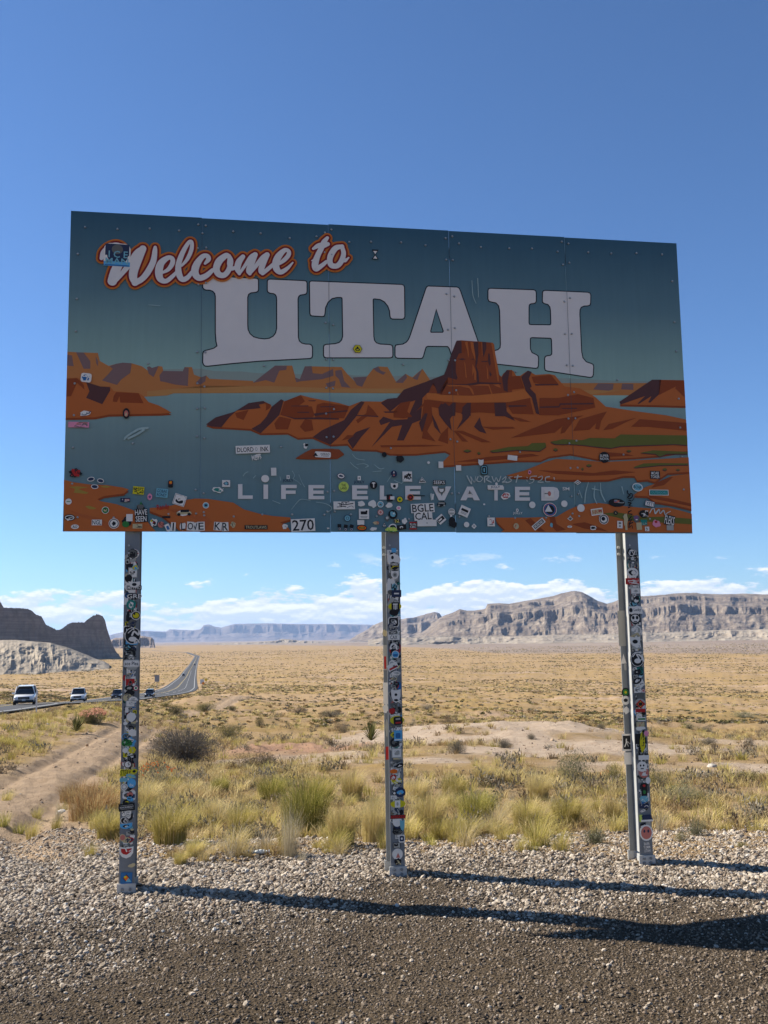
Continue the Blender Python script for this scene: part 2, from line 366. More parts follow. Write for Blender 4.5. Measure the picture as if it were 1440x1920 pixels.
def cpoly(mb, spec, m, y, holes=()):            # spec: list of (code, x, y) or ('E', [(x,y),...]) runs
    out = []
    for code, pts in spec: out += [cp(code, *q) for q in pts]
    hs = [[cp(c, *q) for q in pts] for c, pts in holes]
    W = [(min(max(u, 0.001), PW-.001), min(max(v, V0+.001), V0+PH-.001)) for u, v in out]
    poly(mb, W, m, y, hs)
def off_poly(pts, d):                          # outward offset of a closed polygon
    n = len(pts); A = sum(pts[i][0]*pts[(i+1) % n][1]-pts[(i+1) % n][0]*pts[i][1] for i in range(n)); s = 1 if A > 0 else -1; out = []
    for i in range(n):
        p0, p1, p2 = pts[i-1], pts[i], pts[(i+1) % n]
        e1 = Vector((p1[0]-p0[0], p1[1]-p0[1])); e2 = Vector((p2[0]-p1[0], p2[1]-p1[1]))
        if e1.length < 1e-6 or e2.length < 1e-6: out.append(p1); continue
        e1.normalize(); e2.normalize(); n1 = Vector((e1.y, -e1.x))*s; n2 = Vector((e2.y, -e2.x))*s; b = n1+n2
        if b.length < .3: b = n1
        b.normalize(); k = min(2.0, 1/max(.4, b.dot(n1))); out.append((p1[0]+b.x*d*k, p1[1]+b.y*d*k))
    return out
def stroke(mb, P, m, y, dr=0.0, closed=False, ramp=0.0002, n=6):
    """P: list of (u, v, r): a smooth brush stroke with round ends"""
    c = catmull([np.array(p) for p in P], n); V = []; F = []; N_ = len(c)
    for i in range(N_):
        a = c[max(0, i-1)]; b = c[min(N_-1, i+1)]; t = Vector((b[0]-a[0], b[1]-a[1]))
        if t.length < 1e-9: t = Vector((1, 0))
        t.normalize(); q = Vector((-t.y, t.x)); r = max(.0005, c[i][2])+dr; yy = y-ramp*i/N_
        V += [(c[i][0]+q.x*r, yy, c[i][1]+q.y*r), (c[i][0]-q.x*r, yy, c[i][1]-q.y*r)]
    for i in range(N_-1): F.append((2*i, 2*i+1, 2*i+3, 2*i+2))
    for e, sg in ((0, -1), (N_-1, 1)):
        a = c[max(0, e-1)]; b = c[min(N_-1, e+1)]; ang = math.atan2(b[1]-a[1], b[0]-a[0])+(math.pi if sg < 0 else 0); r = max(.0005, c[e][2])+dr; k0 = len(V); yy = y-ramp*e/N_
        V.append((c[e][0], yy, c[e][1]))
        for k in range(9):
            th = ang-math.pi/2+math.pi*k/8; V.append((c[e][0]+r*math.cos(th), yy, c[e][1]+r*math.sin(th)))
        for k in range(8): F.append((k0, k0+1+k, k0+2+k))
    mb.add(V, F, m)
LAY = 0.0005
# --- five aluminium panels with the printed sky-to-lake gradient
def panel_mat():
    m = bpy.data.materials.new('printed_panel'); m.use_nodes = True; nt = m.node_tree; p = nt.nodes['Principled BSDF']; N = nt.nodes.new; L = nt.links.new
    p.inputs['Roughness'].default_value = .42; p.inputs['Specular IOR Level'].default_value = .14
    tc = N('ShaderNodeTexCoord'); sp = N('ShaderNodeSeparateXYZ'); L(tc.outputs['Object'], sp.inputs[0])
    mr = N('ShaderNodeMapRange'); L(sp.outputs[2], mr.inputs[0]); mr.inputs[1].default_value = V0; mr.inputs[2].default_value = V0+PH
    cr = N('ShaderNodeValToRGB'); L(mr.outputs[0], cr.inputs[0]); e = cr.color_ramp.elements
    stops = [(0, (44, 66, 82)), (.25, (60, 76, 86)), (.425, (72, 90, 98)), (.46, (82, 102, 106)), (.56, (72, 92, 98)), (.75, (48, 68, 82)), (1, (25, 47, 66))]
    while len(e) < len(stops): e.new(.5)
    for k, (q, c) in enumerate(stops):
        e[k].position = q; l = s2l(c); e[k].color = tuple(l[i]/ILL[i] for i in range(3))+(1,)
    n = N('ShaderNodeTexNoise'); n.inputs['Scale'].default_value = 3; n.inputs['Detail'].default_value = 7; L(tc.outputs['Object'], n.inputs['Vector'])
    st = N('ShaderNodeMapping'); st.inputs['Scale'].default_value = (14, 1, .8); L(tc.outputs['Object'], st.inputs[0]); n2 = N('ShaderNodeTexNoise'); n2.inputs['Scale'].default_value = 2; n2.inputs['Detail'].default_value = 5; L(st.outputs[0], n2.inputs['Vector'])
    ad = N('ShaderNodeMath'); ad.operation = 'ADD'; L(n.outputs[0], ad.inputs[0]); L(n2.outputs[0], ad.inputs[1])
    mp = N('ShaderNodeMapRange'); L(ad.outputs[0], mp.inputs[0]); mp.inputs[1].default_value = .6; mp.inputs[2].default_value = 1.4; mp.inputs[3].default_value = .94; mp.inputs[4].default_value = 1.06
    mx = N('ShaderNodeMix'); mx.data_type = 'RGBA'; mx.blend_type = 'MULTIPLY'; mx.inputs['Factor'].default_value = 1; L(cr.outputs[0], mx.inputs['A'])
    cb = N('ShaderNodeCombineColor'); [L(mp.outputs[0], cb.inputs[i]) for i in range(3)]; L(cb.outputs[0], mx.inputs['B']); L(mx.outputs['Result'], p.inputs['Base Color'])
    return m
PM = panel_mat(); alu = mat('bare_aluminium', (.42, .43, .44), .45, .15, metal=.8)
galv = mat('galvanised_steel', (.20, .205, .205), .55, .35, 5, metal=.35); galv2 = mat('pale_zinc', (.42, .42, .40), .5, .25, 7, metal=.3)
boltm = mat('bolt_zinc', (.40, .39, .36), .45, .2, 20, metal=.6); seamm = mat('seam_line', (.06, .08, .09), .8, 0); dark = mat('dark_gap', (.015, .018, .02), .8, 0)
SE = [0, .978, 1.955, 2.927, 3.900, PW]
for i in range(5):
    mb = MB(); a, b = SE[i]+.0012, SE[i+1]-.0012; dz = (0, -.004, .001, -.002, -.006)[i]
    mb.box(((a+b)/2, .003, V0+PH/2+dz), (b-a, .006, PH), PM); o = mb.build('panel', sign)
mb = MB()
for k, z in enumerate((.18, .9, 1.6, 2.25)): mb.box((PW/2, .012, V0+z), (PW-.1, .008, .09), alu)
for z in (.18, .9, 1.6, 2.25): mb.box((PW/2, .022, V0+z), (PW-.1, .012, .03), alu)
mb.build('rail', sign)
mb = MB()
for s in SE[1:5]: mb.box((s, -.0058, V0+PH/2-.003), (.0022, .0006, PH-.012), seamm)  # thin dark strip along each panel joint
mb.build('seam', sign)
# --- printed landscape
far_o = D('print_far_cliff', 102, 66, 40); far_s = D('print_far_shadow', 68, 55, 60); hill = D('print_haze_hill', 78, 88, 92)
org = D('print_orange', 100, 54, 28); org2 = D('print_orange_light', 106, 60, 31); red = D('print_rust', 76, 35, 18); drk = D('print_dark', 46, 29, 32); but = D('print_butte', 78, 38, 22); grn = D('print_green', 54, 56, 26); edg = D('print_shore_edge', 78, 36, 18)
mb = MB()
def cb_(spec, m, lay): cpoly(mb, spec, m, -LAY*lay)
cb_([('D', [(520,172),(700,166),(860,164),(930,178),(1040,181)]), ('E', [(230,114),(300,122),(400,128),(850,132),(900,138),(1160,140),(1300,146)]), ('F', [(740,246),(900,252),(1050,262),(1230,262)]), ('P', [(1280,735),(500,735),(270,730)])], hill, 1)
FO = [('D', [(40,62),(110,66),(235,70),(247,118),(300,148),(345,135),(385,128),(438,132),(500,150),(540,180),(565,160),(600,148),(622,152),(628,178),(745,180),(755,155),(800,155),(812,200),(855,216),(885,205),(905,225),(1165,238)]), ('E', [(300,180),(335,150),(425,80),(525,80),(545,150),(570,160),(600,84),(815,88),(850,130),(890,170),(925,202),(960,150),(1000,98),(1030,85),(1085,88),(1120,150),(1135,175),(1190,128),(1230,150),(1290,98),(1335,165),(1440,165)]), ('F', [(760,272),(1390,272),(1390,335),(900,336)]), ('P', [(836,738)]), ('E', [(1180,243),(600,238),(0,242)]), ('D', [(690,312),(650,325),(530,332),(40,335)])]
cb_(FO, far_o, 2)
low = D('print_far_low', 102, 74, 47)
cb_([('D', [(530,300),(700,285),(1165,268)]), ('E', [(0,200),(400,200),(800,215),(1180,215)]), ('F', [(780,310),(1060,310),(900,333)]), ('E', [(1180,240),(600,236),(0,240)]), ('D', [(690,310),(650,322),(530,330)])], low, 3)
for s in ([(42,80),(80,85),(90,150),(45,145)], [(105,66),(150,68),(190,120),(190,165),(150,165),(125,110)], [(222,90),(238,120),(235,150),(225,130)], [(305,150),(345,135),(385,128),(438,132),(430,190),(375,230),(350,262),(260,235),(300,195),(325,165)],
          [(530,155),(545,150),(560,160),(600,148),(570,215),(540,195)], [(605,205),(625,178),(745,180),(755,155),(780,160),(775,268),(700,260),(640,245),(610,240)], [(822,250),(855,216),(885,205),(880,240),(850,260)]): cb_([('D', s)], far_s, 4)
for s in ([(295,182),(335,150),(425,80),(495,82),(490,105),(450,110),(420,180),(370,165)], [(540,150),(570,160),(600,85),(640,83),(645,125),(700,130),(765,100),(768,140),(700,160),(575,172),(550,178)], [(778,110),(815,105),(830,170),(868,210),(815,205),(800,160),(780,140)],
          [(722,185),(780,168),(775,200),(735,208)], [(880,150),(965,145),(935,205),(905,195)], [(1000,98),(1030,85),(1045,110),(1075,120),(1060,135),(1020,115)], [(1130,180),(1165,150),(1190,128),(1200,150),(1175,182)], [(1232,155),(1290,98),(1270,140),(1260,165)]): cb_([('E', s)], far_s, 4)
for s in ([(945,274),(1025,276),(1022,305),(1000,312),(920,305)], [(1070,275),(1128,277),(1128,308),(1065,305)]): cb_([('F', s)], far_s, 4)
mb.build('distant_cliff_print', sign)
def island(pts, lay, m=org, dy=.016):
    out = []
    for code, q in pts: out += [cp(code, *z) for z in q]
    cl = lambda P: [(min(max(u, 0.001), PW-.001), min(max(v, V0+.001), V0+PH-.001)) for u, v in P]
    q = MB(); poly(q, cl([(u, v-dy) for u, v in out]), edg, -LAY*lay); poly(q, cl(out), m, -LAY*(lay+1)); q.build('shore_print', sign)
mb = MB()
island([('D', [(40,222),(110,218),(165,245),(250,270),(310,272),(330,300),(480,310),(510,330),(540,365),(600,385),(650,412),(678,430),(620,434),(300,440),(220,456),(40,460)])], 5)
for s, m in (([(40,225),(110,222),(150,260),(155,290),(110,250),(75,330),(42,332)], red), ([(165,245),(250,272),(308,275),(310,295),(262,378),(165,340),(185,300)], drk), ([(345,305),(480,312),(510,372),(370,368),(365,330),(350,365),(325,362),(330,330)], red)): cb_([('D', s)], m, 7)
island([('F', [(1058,375),(1230,255),(1398,258),(1400,392),(1180,386),(1060,384)])], 5)
for s, m in (([(1262,258),(1398,258),(1398,350),(1345,300),(1310,360),(1350,290),(1260,335)], red), ([(1055,370),(1225,255),(1272,255),(1262,330),(1215,375),(1205,372),(1222,340),(1155,382),(1150,378),(1188,340),(1062,384)], drk)): cb_([('F', s)], m, 7)
mb.build('rock_shading_print', sign)
mb = MB()
B1 = [('E', [(20,425),(75,385),(190,350),(270,300),(355,288),(400,310),(405,322),(460,278),(480,290),(575,253),(640,270),(800,300),(860,318),(930,290),(1050,292),(1085,275),(1140,270),(1180,222),(1405,142)]), ('M', [(290,745),(330,650),(420,380),(490,200),(505,170),(580,165),(720,178),(780,200),(850,182),(1000,195),(1110,205),(1135,230),(1160,420),(1200,640),(1225,750),(1262,780),(1290,730),(1360,665)]),
      ('F', [(485,205),(505,210),(520,235),(540,235),(580,208),(620,230),(690,225),(720,232),(770,290),(850,300),(930,345),(985,395),(1150,420),(1300,440),(1402,462),(1408,560),(1410,625),(1260,650),(1130,660),(940,668),(880,655),(800,640),(690,655),(645,675),(520,675),(300,690),(140,702),(130,690),(165,655),(180,640),(150,625),(0,640)]), ('E', [(1150,600),(1100,598),(1020,575),(880,572),(850,540),(750,545),(645,500),(560,505),(500,475),(340,478),(280,452),(110,442),(60,440)])]
island(B1, 5, org, .014)
E1 = [([(20,425),(75,385),(190,350),(270,300),(355,288),(372,300),(330,310),(340,330),(200,345),(160,380),(110,442),(50,438)], drk), ([(405,322),(460,278),(475,285),(450,370),(400,420),(340,478),(285,452),(340,420),(375,380)], drk),
      ([(355,288),(400,310),(395,330),(370,345),(372,310)], red), ([(190,360),(270,340),(250,380),(240,400),(200,385)], red), ([(480,290),(575,253),(600,290),(560,320),(640,320),(655,370),(640,395),(540,390),(455,370)], red), ([(670,310),(710,298),(860,318),(830,390),(660,385)], red), ([(600,395),(640,400),(650,460),(600,470),(570,440)], red), ([(420,420),(450,380),(520,395),(500,455),(430,455)], red),
      ([(645,500),(700,460),(830,400),(870,340),(930,290),(950,295),(900,380),(850,440),(800,500),(750,545)], drk), ([(850,520),(900,470),(985,440),(930,500),(880,570)], drk), ([(970,310),(1000,340),(1030,380),(970,375),(910,420),(900,400),(960,360)], red),
      ([(990,560),(1050,480),(1100,410),(1045,430),(1035,405),(1060,380),(1120,400),(1200,395),(1250,280),(1290,270),(1280,400),(1230,420),(1180,520),(1140,520),(1170,430),(1110,440),(1040,510)], drk),
      ([(1085,275),(1140,270),(1180,222),(1405,142),(1440,132),(1440,180),(1400,250),(1350,190),(1320,240),(1290,270),(1230,290),(1150,310),(1100,350),(1045,300)], drk),
      ([(1300,280),(1340,290),(1350,400),(1300,500),(1280,430)], red), ([(1400,480),(1440,440),(1440,540),(1380,520)], red)]
for s, m in E1: cb_([('E', s)], m, 8)
for s, m in (([(1120,350),(1160,300),(1220,288),(1200,350),(1230,380),(1180,390),(1120,385)], red), ([(900,370),(1030,376),(1032,383),(900,376)], drk), ([(520,316),(620,314),(620,320),(520,320)], drk), ([(555,352),(625,352),(625,358),(555,357)], drk), ([(690,320),(775,318),(775,324),(690,325)], drk), ([(620,285),(665,284),(660,290),(622,289)], drk), ([(650,362),(740,352),(850,342),(850,350),(740,360),(660,378)], drk), ([(455,366),(540,388),(680,384),(800,390),(800,398),(670,396),(540,396)], drk), ([(815,520),(850,488),(890,490),(860,510)], red), ([(1040,548),(1300,545),(1420,550),(1300,556),(1050,560)], red), ([(1060,350),(1140,348),(1142,356),(1070,358)], drk)): cb_([('E', s)], m, 9)
cb_([('M', [(30,1050),(90,890),(120,880),(170,1010),(240,970),(300,880),(500,200),(505,170),(580,165),(1110,205),(1225,750),(1265,790),(1290,730),(1360,665),(1440,665),(1440,1045),(750,1100),(250,1085)])], but, 8)
cb_([('M', [(0,858),(290,745),(330,650),(420,380),(490,200),(505,170),(585,178),(590,380),(540,390),(490,500),(490,700),(520,800),(500,830),(360,790),(300,880),(240,970),(230,1060),(180,1060),(120,880),(95,900),(30,1050),(0,1055)])], drk, 9)
cb_([('M', [(0,1060),(150,1060),(250,1088),(750,1103),(1440,1040)]), ('F', [(560,305),(600,350),(590,352),(480,372)]), ('M', [(1100,1210),(600,1215),(300,1195),(0,1150)])], org2, 9)
M1 = [([(640,200),(690,190),(710,400),(700,470),(680,330)], org), ([(735,190),(785,205),(815,430),(822,520),(760,350),(740,240)], org), ([(785,200),(865,190),(872,400),(850,560),(835,600),(870,700),(885,880),(850,870),(820,600),(825,440)], drk), ([(935,190),(1000,195),(1005,300),(955,455),(940,330)], drk), ([(1035,390),(1060,390),(1080,560),(1060,605),(1030,520)], drk), ([(1060,680),(1098,750),(1070,780),(1055,740)], drk),
      ([(630,520),(650,560),(675,800),(655,790)], org), ([(770,560),(840,700),(830,840),(800,830),(800,690),(765,770)], org), ([(1005,570),(1025,650),(1040,820),(1020,810)], org), ([(915,200),(935,200),(940,420),(925,400)], org), ([(1085,205),(1112,205),(1160,420),(1205,650),(1215,860),(1195,860),(1160,640),(1110,350)], org),
      ([(520,485),(600,468),(670,485),(600,500)], drk), ([(730,485),(790,475),(790,495)], drk), ([(910,520),(1030,510),(1020,530),(930,532)], drk), ([(340,898),(660,905),(860,870),(1260,885),(1250,905),(880,905),(740,925),(360,915)], drk), ([(325,920),(400,905),(700,925),(770,990),(800,1080),(775,1080),(720,975),(560,940),(380,945)], org), ([(770,930),(900,905),(1050,905),(1110,1070),(1085,1070),(1040,935),(880,930)], org), ([(500,1000),(545,1090),(515,1090)], org), ([(1115,912),(1215,905),(1250,970),(1180,945)], org),
      ([(590,180),(640,180),(660,300),(640,380),(600,380)], red), ([(700,200),(735,190),(740,330),(715,380)], red), ([(870,200),(920,190),(930,400),(880,380)], red)]
for s, m in M1: cb_([('M', s)], m, 10)
cb_([('M', [(200,1300),(240,1230),(350,1300),(440,1215),(490,1215),(480,1440),(220,1440)])], drk, 10); cb_([('M', [(580,1400),(660,1240),(740,1230),(740,1440),(620,1440)])], drk, 10)
cb_([('M', [(0,1165),(300,1200),(600,1220),(1100,1215),(1440,1205)]), ('F', [(455,420),(410,430),(330,425),(230,430),(100,400),(40,390),(0,420)])], red, 9)
for s, m in (([(115,400),(150,375),(180,400),(200,375),(205,420),(175,460),(185,520),(150,480),(120,440)], drk), ([(240,400),(265,375),(285,375),(275,450),(210,515),(240,460)], drk), ([(405,375),(465,375),(470,420),(500,450),(515,470),(460,445),(410,445)], drk), ([(300,500),(330,450),(340,490),(365,535),(330,525)], drk), ([(80,430),(105,480),(130,540),(95,500)], drk), ([(60,430),(40,500),(30,530),(15,480),(45,430)], drk),
             ([(465,375),(590,350),(610,435),(500,432)], red), ([(640,350),(740,350),(840,330),(920,350),(930,400),(740,440),(640,440)], red), ([(445,245),(470,205),(485,210),(475,260),(475,320),(455,310)], drk), ([(480,240),(540,235),(560,300),(480,310)], red), ([(600,240),(700,230),(740,280),(660,280),(610,270)], red),
             ([(490,558),(600,510),(730,460),(870,440),(820,465),(770,530),(750,535),(760,495),(720,530)], red), ([(815,522),(850,460),(990,420),(960,470),(950,515),(930,510),(935,480),(900,515)], red), ([(970,518),(1000,485),(1145,453),(1090,475),(1020,510)], red), ([(1115,500),(1160,460),(1403,480),(1405,520),(1200,500)], red), ([(200,520),(240,520),(390,580),(340,580)], red), ([(195,520),(220,530),(270,578),(240,575)], red), ([(340,500),(500,500),(515,508),(400,515)], red), ([(480,445),(540,455),(600,475),(540,472)], red), ([(40,500),(70,540),(100,575),(30,560)], red),
             ([(380,655),(600,640),(640,650),(500,665),(320,680),(200,682)], red), ([(980,630),(1090,640),(1130,650),(1000,655)], red)): cb_([('F', s)], m, 11)
for s, m in (([(590,300),(620,330),(640,437),(622,430),(600,350),(570,315),(545,240),(580,208),(600,215),(585,250),(600,290)], drk), ([(480,388),(570,388),(575,394),(480,398)], drk), ([(640,395),(740,392),(745,378),(920,376),(920,383),(750,386),(742,400),(640,402)], drk), ([(755,402),(835,402),(835,408),(755,407)], drk), ([(615,278),(735,278),(740,284),(620,286)], drk)): cb_([('F', s)], m, 12)
mb.build('butte_print', sign)
mb = MB()
island([('I', [(430,178),(530,150),(640,105),(700,88),(830,95),(960,105),(1150,95),(1425,80),(1426,158),(1300,165),(1230,212),(1190,200),(1135,205),(1120,180),(1060,180),(980,200),(880,203),(700,200),(590,190),(450,185)])], 13)
island([('I', [(1428,168),(1320,180),(1250,215),(1180,240),(1112,286),(1190,290),(1230,320),(1330,335),(1432,360)])], 13)
island([('I', [(370,405),(540,405),(700,400),(760,365),(830,335),(920,325),(1080,345),(1200,355),(1300,350),(1380,370),(1433,385),(1433,500),(400,500),(420,470),(380,430)])], 13)
island([('G', [(35,105),(95,120),(200,135),(320,140),(420,155),(462,168),(430,195),(300,212),(255,232),(275,245),(380,265),(480,300),(560,340),(600,400),(640,470),(35,470)])], 13)
island([('G', [(600,290),(690,285),(760,270),(820,240),(900,228),(980,230),(1150,255),(1220,300),(1330,330)]), ('H', [(300,545),(420,555),(425,568),(350,590),(400,615),(425,670)]), ('G', [(800,470),(760,400),(680,340),(600,310)])], 13)
island([('E', [(545,624),(600,590),(640,570),(760,568),(800,572),(830,600),(790,624),(650,628)])], 13, but, .006)
G_ = [([(380,625),(480,605),(580,600),(600,585),(670,583),(675,603),(640,625),(520,620),(400,632)]), ([(695,578),(760,565),(860,570),(900,558),(1030,560),(1060,540),(1405,545),(1406,595),(1340,590),(1060,600),(1010,610),(950,605),(870,595),(800,590),(720,590)]), ([(1160,635),(1230,622),(1406,630),(1408,640),(1300,640),(1265,655),(1240,640)]), ([(1125,710),(1180,690),(1250,688),(1410,690),(1411,697),(1260,700),(1140,712)]),
      [(243,625),(265,617),(288,624),(265,631)], [(315,636),(325,630),(335,637),(325,642)], [(710,617),(722,611),(736,618),(722,625)], [(1090,625),(1103,620),(1118,625),(1103,630)], [(880,700),(895,693),(912,700),(895,707)], [(1275,720),(1290,713),(1303,720),(1290,727)], [(1345,722),(1358,717),(1370,722),(1358,728)], [(855,717),(862,711),(870,718),(862,724)]]
for s in G_:
    cb_([('F', [(x, y+5) for x, y in s])], drk, 15.4); cb_([('F', s)], grn, 16)
for s in ([(220,595),(400,580),(520,600),(720,650),(1050,640),(1412,670),(1417,745),(1000,720),(700,700),(520,690),(400,650),(300,630)],): cb_([('N', s)], grn, 16)
for s in ([(68,152),(120,148),(200,155),(125,165),(200,190),(180,198),(100,190),(110,165)], [(270,150),(310,142),(350,153),(310,158)], [(175,280),(200,275),(250,292),(230,300),(200,297)]): cb_([('G', s)], D('print_olive', 88, 74, 34), 16)
for s in ([(60,300),(150,330),(250,350),(330,390),(400,445),(330,445),(250,380),(150,350)], [(730,300),(860,330),(980,350),(1010,380),(960,445),(900,445),(960,390),(860,350)], [(700,290),(800,300),(860,330),(760,320)]): cb_([('G', s)], D('print_umber', 96, 50, 28), 16)
for s in ([(600,150),(760,155),(900,165),(1010,150),(1130,160),(1010,175),(880,180),(700,170)], [(1240,215),(1300,190),(1330,185),(1280,230),(1210,245)], [(1200,285),(1300,300),(1430,330),(1430,345),(1330,325),(1200,300)], [(530,420),(560,408),(600,450),(640,480),(600,480),(560,450)], [(660,400),(690,400),(700,440),(750,470),(700,480),(670,450)], [(780,440),(850,430),(900,445),(980,480),(850,465)]): cb_([('I', s)], red, 16)
mb.build('green_and_shadow_print', sign)
# --- UTAH
wht = D('print_white', 118, 119, 130, .05); blk = D('print_black', 14, 16, 22)
LET = [([('B', [(66,318),(66,372),(72,381),(82,385),(105,386),(124,393),(136,407),(140,425),(140,640),(144,690),(150,717),(130,732),(100,741),(78,746),(70,751),(67,762),(66,812),(70,824),(78,831),(92,832),(240,816),(400,802),(560,794),(690,787),(701,783),(704,772),(704,725),(700,714),(690,709),(665,708),(642,702),(627,688),(621,665),(619,440),(624,424),(634,415),(660,411),(669,407),(672,396),(672,348),(669,339),(660,336),(458,327),(449,329),(445,338),(445,390),(449,399),(460,404),(478,406),(491,413),(498,425),(500,445),(500,612),(494,640),(480,660),(455,674),(425,678),(390,674),(360,665),(338,646),(326,620),(324,590),(324,430),(330,411),(345,402),(375,398),(384,394),(387,385),(387,334),(384,325),(376,322),(220,314),(100,308)])], []),
       ([('B', [(702,338),(1230,358),(1240,362),(1244,372),(1246,543),(1243,552),(1234,556),(1176,555),(1168,551),(1165,542),(1162,510),(1152,482),(1132,456),(1105,441),(1072,437),(1062,439),(1060,448),(1064,660),(1068,684),(1080,700),(1104,708),(1160,711),(1171,715),(1175,725),(1176,770),(1173,780),(1163,783),(790,783),(779,780),(775,770),(775,724),(778,714),(788,710),(840,706),(866,698),(881,682),(887,660),(884,442),(882,432),(874,429),(850,429),(820,436),(796,458),(781,490),(777,528),(774,538),(765,541),(706,537),(698,534),(695,524),(692,350),(694,341)])], []),
       ([('C', [(162,276),(300,281),(309,286),(314,296),(402,548),(420,560),(420,645),(290,645),(274,600),(264,572),(256,563),(160,562),(150,566),(146,576),(136,612),(132,619),(124,621),(14,619),(7,616),(4,608),(4,570),(7,561),(16,559),(40,556),(58,546),(68,533),(76,515),(152,288),(156,280)])], [('C', [(200,382),(171,490),(173,499),(232,499),(237,492)])]),
       ([('C', [(462,287),(668,294),(677,297),(680,306),(680,345),(677,353),(668,356),(656,357),(647,363),(645,375),(645,452),(648,460),(657,462),(745,463),(753,461),(755,452),(753,390),(750,374),(740,361),(722,356),(715,351),(714,342),(715,306),(718,299),(727,297),(930,306),(939,309),(943,318),(942,355),(939,364),(930,367),(912,368),(897,375),(891,388),(890,410),(899,590),(905,620),(922,641),(946,649),(954,653),(957,663),(955,700),(952,709),(942,712),(737,681),(728,678),(725,668),(725,624),(728,615),(737,612),(752,610),(759,603),(760,590),(758,534),(755,525),(746,523),(662,520),(653,523),(651,532),(652,578),(660,596),(682,607),(689,612),(691,622),(690,658),(687,666),(678,668),(495,648),(440,645),(440,588),(484,587),(500,582),(510,572),(512,555),(508,392),(503,368),(489,353),(466,348),(456,345),(452,336),(452,297),(454,289)])], [])]
for k, (sp, hs) in enumerate(LET):
    mb = MB(); out = []
    for code, q in sp: out += [cp(code, *z) for z in q]
    H_ = [[cp(c, *z) for z in q] for c, q in hs]
    poly(mb, off_poly(out, .0085), blk, -LAY*(3 if k < 2 else 3), [off_poly(h, -.0085) for h in H_]); poly(mb, out, wht, -LAY*4 + (0), H_)
    o = mb.build('letter', sign)
# --- Welcome to (brush script: white on maroon on orange)
SC = [('K', [(62,318,22),(80,255,26),(140,200,28),(220,180,34),(280,220,40),(265,330,46),(210,460,52),(178,565,52)]), ('K', [(185,580,30),(260,505,26),(350,400,30),(440,270,38),(510,215,34)]), ('K', [(508,215,38),(455,330,46),(412,440,48),(402,520,44),(425,582,36)]), ('K', [(420,585,34),(500,540,32),(565,460,34),(620,350,32),(637,240,26),(640,200,18)]),
      ('K', [(705,480,12),(780,440,22),(825,375,26),(825,325,25),(780,312,26),(705,370,38),(680,460,42),(695,540,36),(755,565,26),(825,515,22),(885,450,14)]), ('K', [(925,400,12),(985,330,20),(1030,230,22),(1035,150,20),(1005,145,20),(940,250,26),(893,380,30),(895,480,34),(930,545,30),(985,530,26),(1040,465,20)]),
      ('K', [(1178,375,14),(1215,330,26),(1200,292,24),(1150,302,28),(1088,385,38),(1068,470,40),(1110,530,34),(1185,510,30),(1262,445,22)]), ('K', [(1425,290,26),(1400,290,30),(1330,350,38),(1300,430,36),(1325,490,34),(1385,500,30),(1435,440,28),(1455,350,28),(1435,295,24)]),
      ('L', [(60,300,18),(55,380,22),(75,430,22),(120,420,20)]), ('L', [(205,300,24),(160,360,34),(145,430,32),(165,485,18)]), ('L', [(165,488,14),(225,400,18),(290,310,26),(335,275,24)]), ('L', [(338,278,26),(300,365,32),(268,450,30),(278,485,20)]), ('L', [(275,488,16),(345,400,22),(415,315,26),(462,280,26)]), ('L', [(465,280,28),(425,365,32),(400,450,30),(415,482,22)]), ('L', [(415,482,22),(480,430,22),(545,370,18)]),
      ('L', [(565,395,14),(640,345,22),(692,290,24),(698,245,22),(655,232,24),(590,295,36),(558,370,38),(568,435,36),(612,468,28),(680,430,20),(742,365,8)]), ('L', [(1115,98,18),(1078,145,28),(1050,210,28),(1010,290,30),(982,380,36),(990,435,28),(1045,405,24),(1105,355,18)]), ('L', [(962,215,14),(1015,185,26),(1070,178,32),(1120,165,22)]), ('L', [(945,345,6),(985,325,12)]), ('L', [(1275,190,22),(1205,210,30),(1155,280,32),(1140,345,30),(1160,395,30),(1220,400,28),(1265,350,28),(1290,270,26),(1275,200,22)]), ('L', [(1285,290,20),(1300,345,20),(1345,312,8)])]
scr_o, scr_r = D("print_script_orange", 104, 58, 24), D('print_maroon', 66, 16, 18)
def sc_m(P): 
    out = []
    for code, pts in P:
        a, b, s = CROP[code]; l = []
        for x, y, r in pts:
            u, v = cp(code, x, y); u2, v2 = cp(code, x+r, y); l.append((u, v, abs(u2-u)))
        out.append(l)
    return out
SM = sc_m(SC); k20 = abs(cp('K', 20, 0)[0]-cp('K', 0, 0)[0])
for nm, dr, m, lay in (('script_halo', 2.05*k20, scr_o, 18), ('script_outline', 1.05*k20, scr_r, 20.5), ('script_lettering', 0, wht, 23)):
    mb = MB()
    for i, l in enumerate(SM): stroke(mb, l, m, -LAY*lay-0.00004*i, dr, ramp=.00003)
    mb.build(nm, sign)
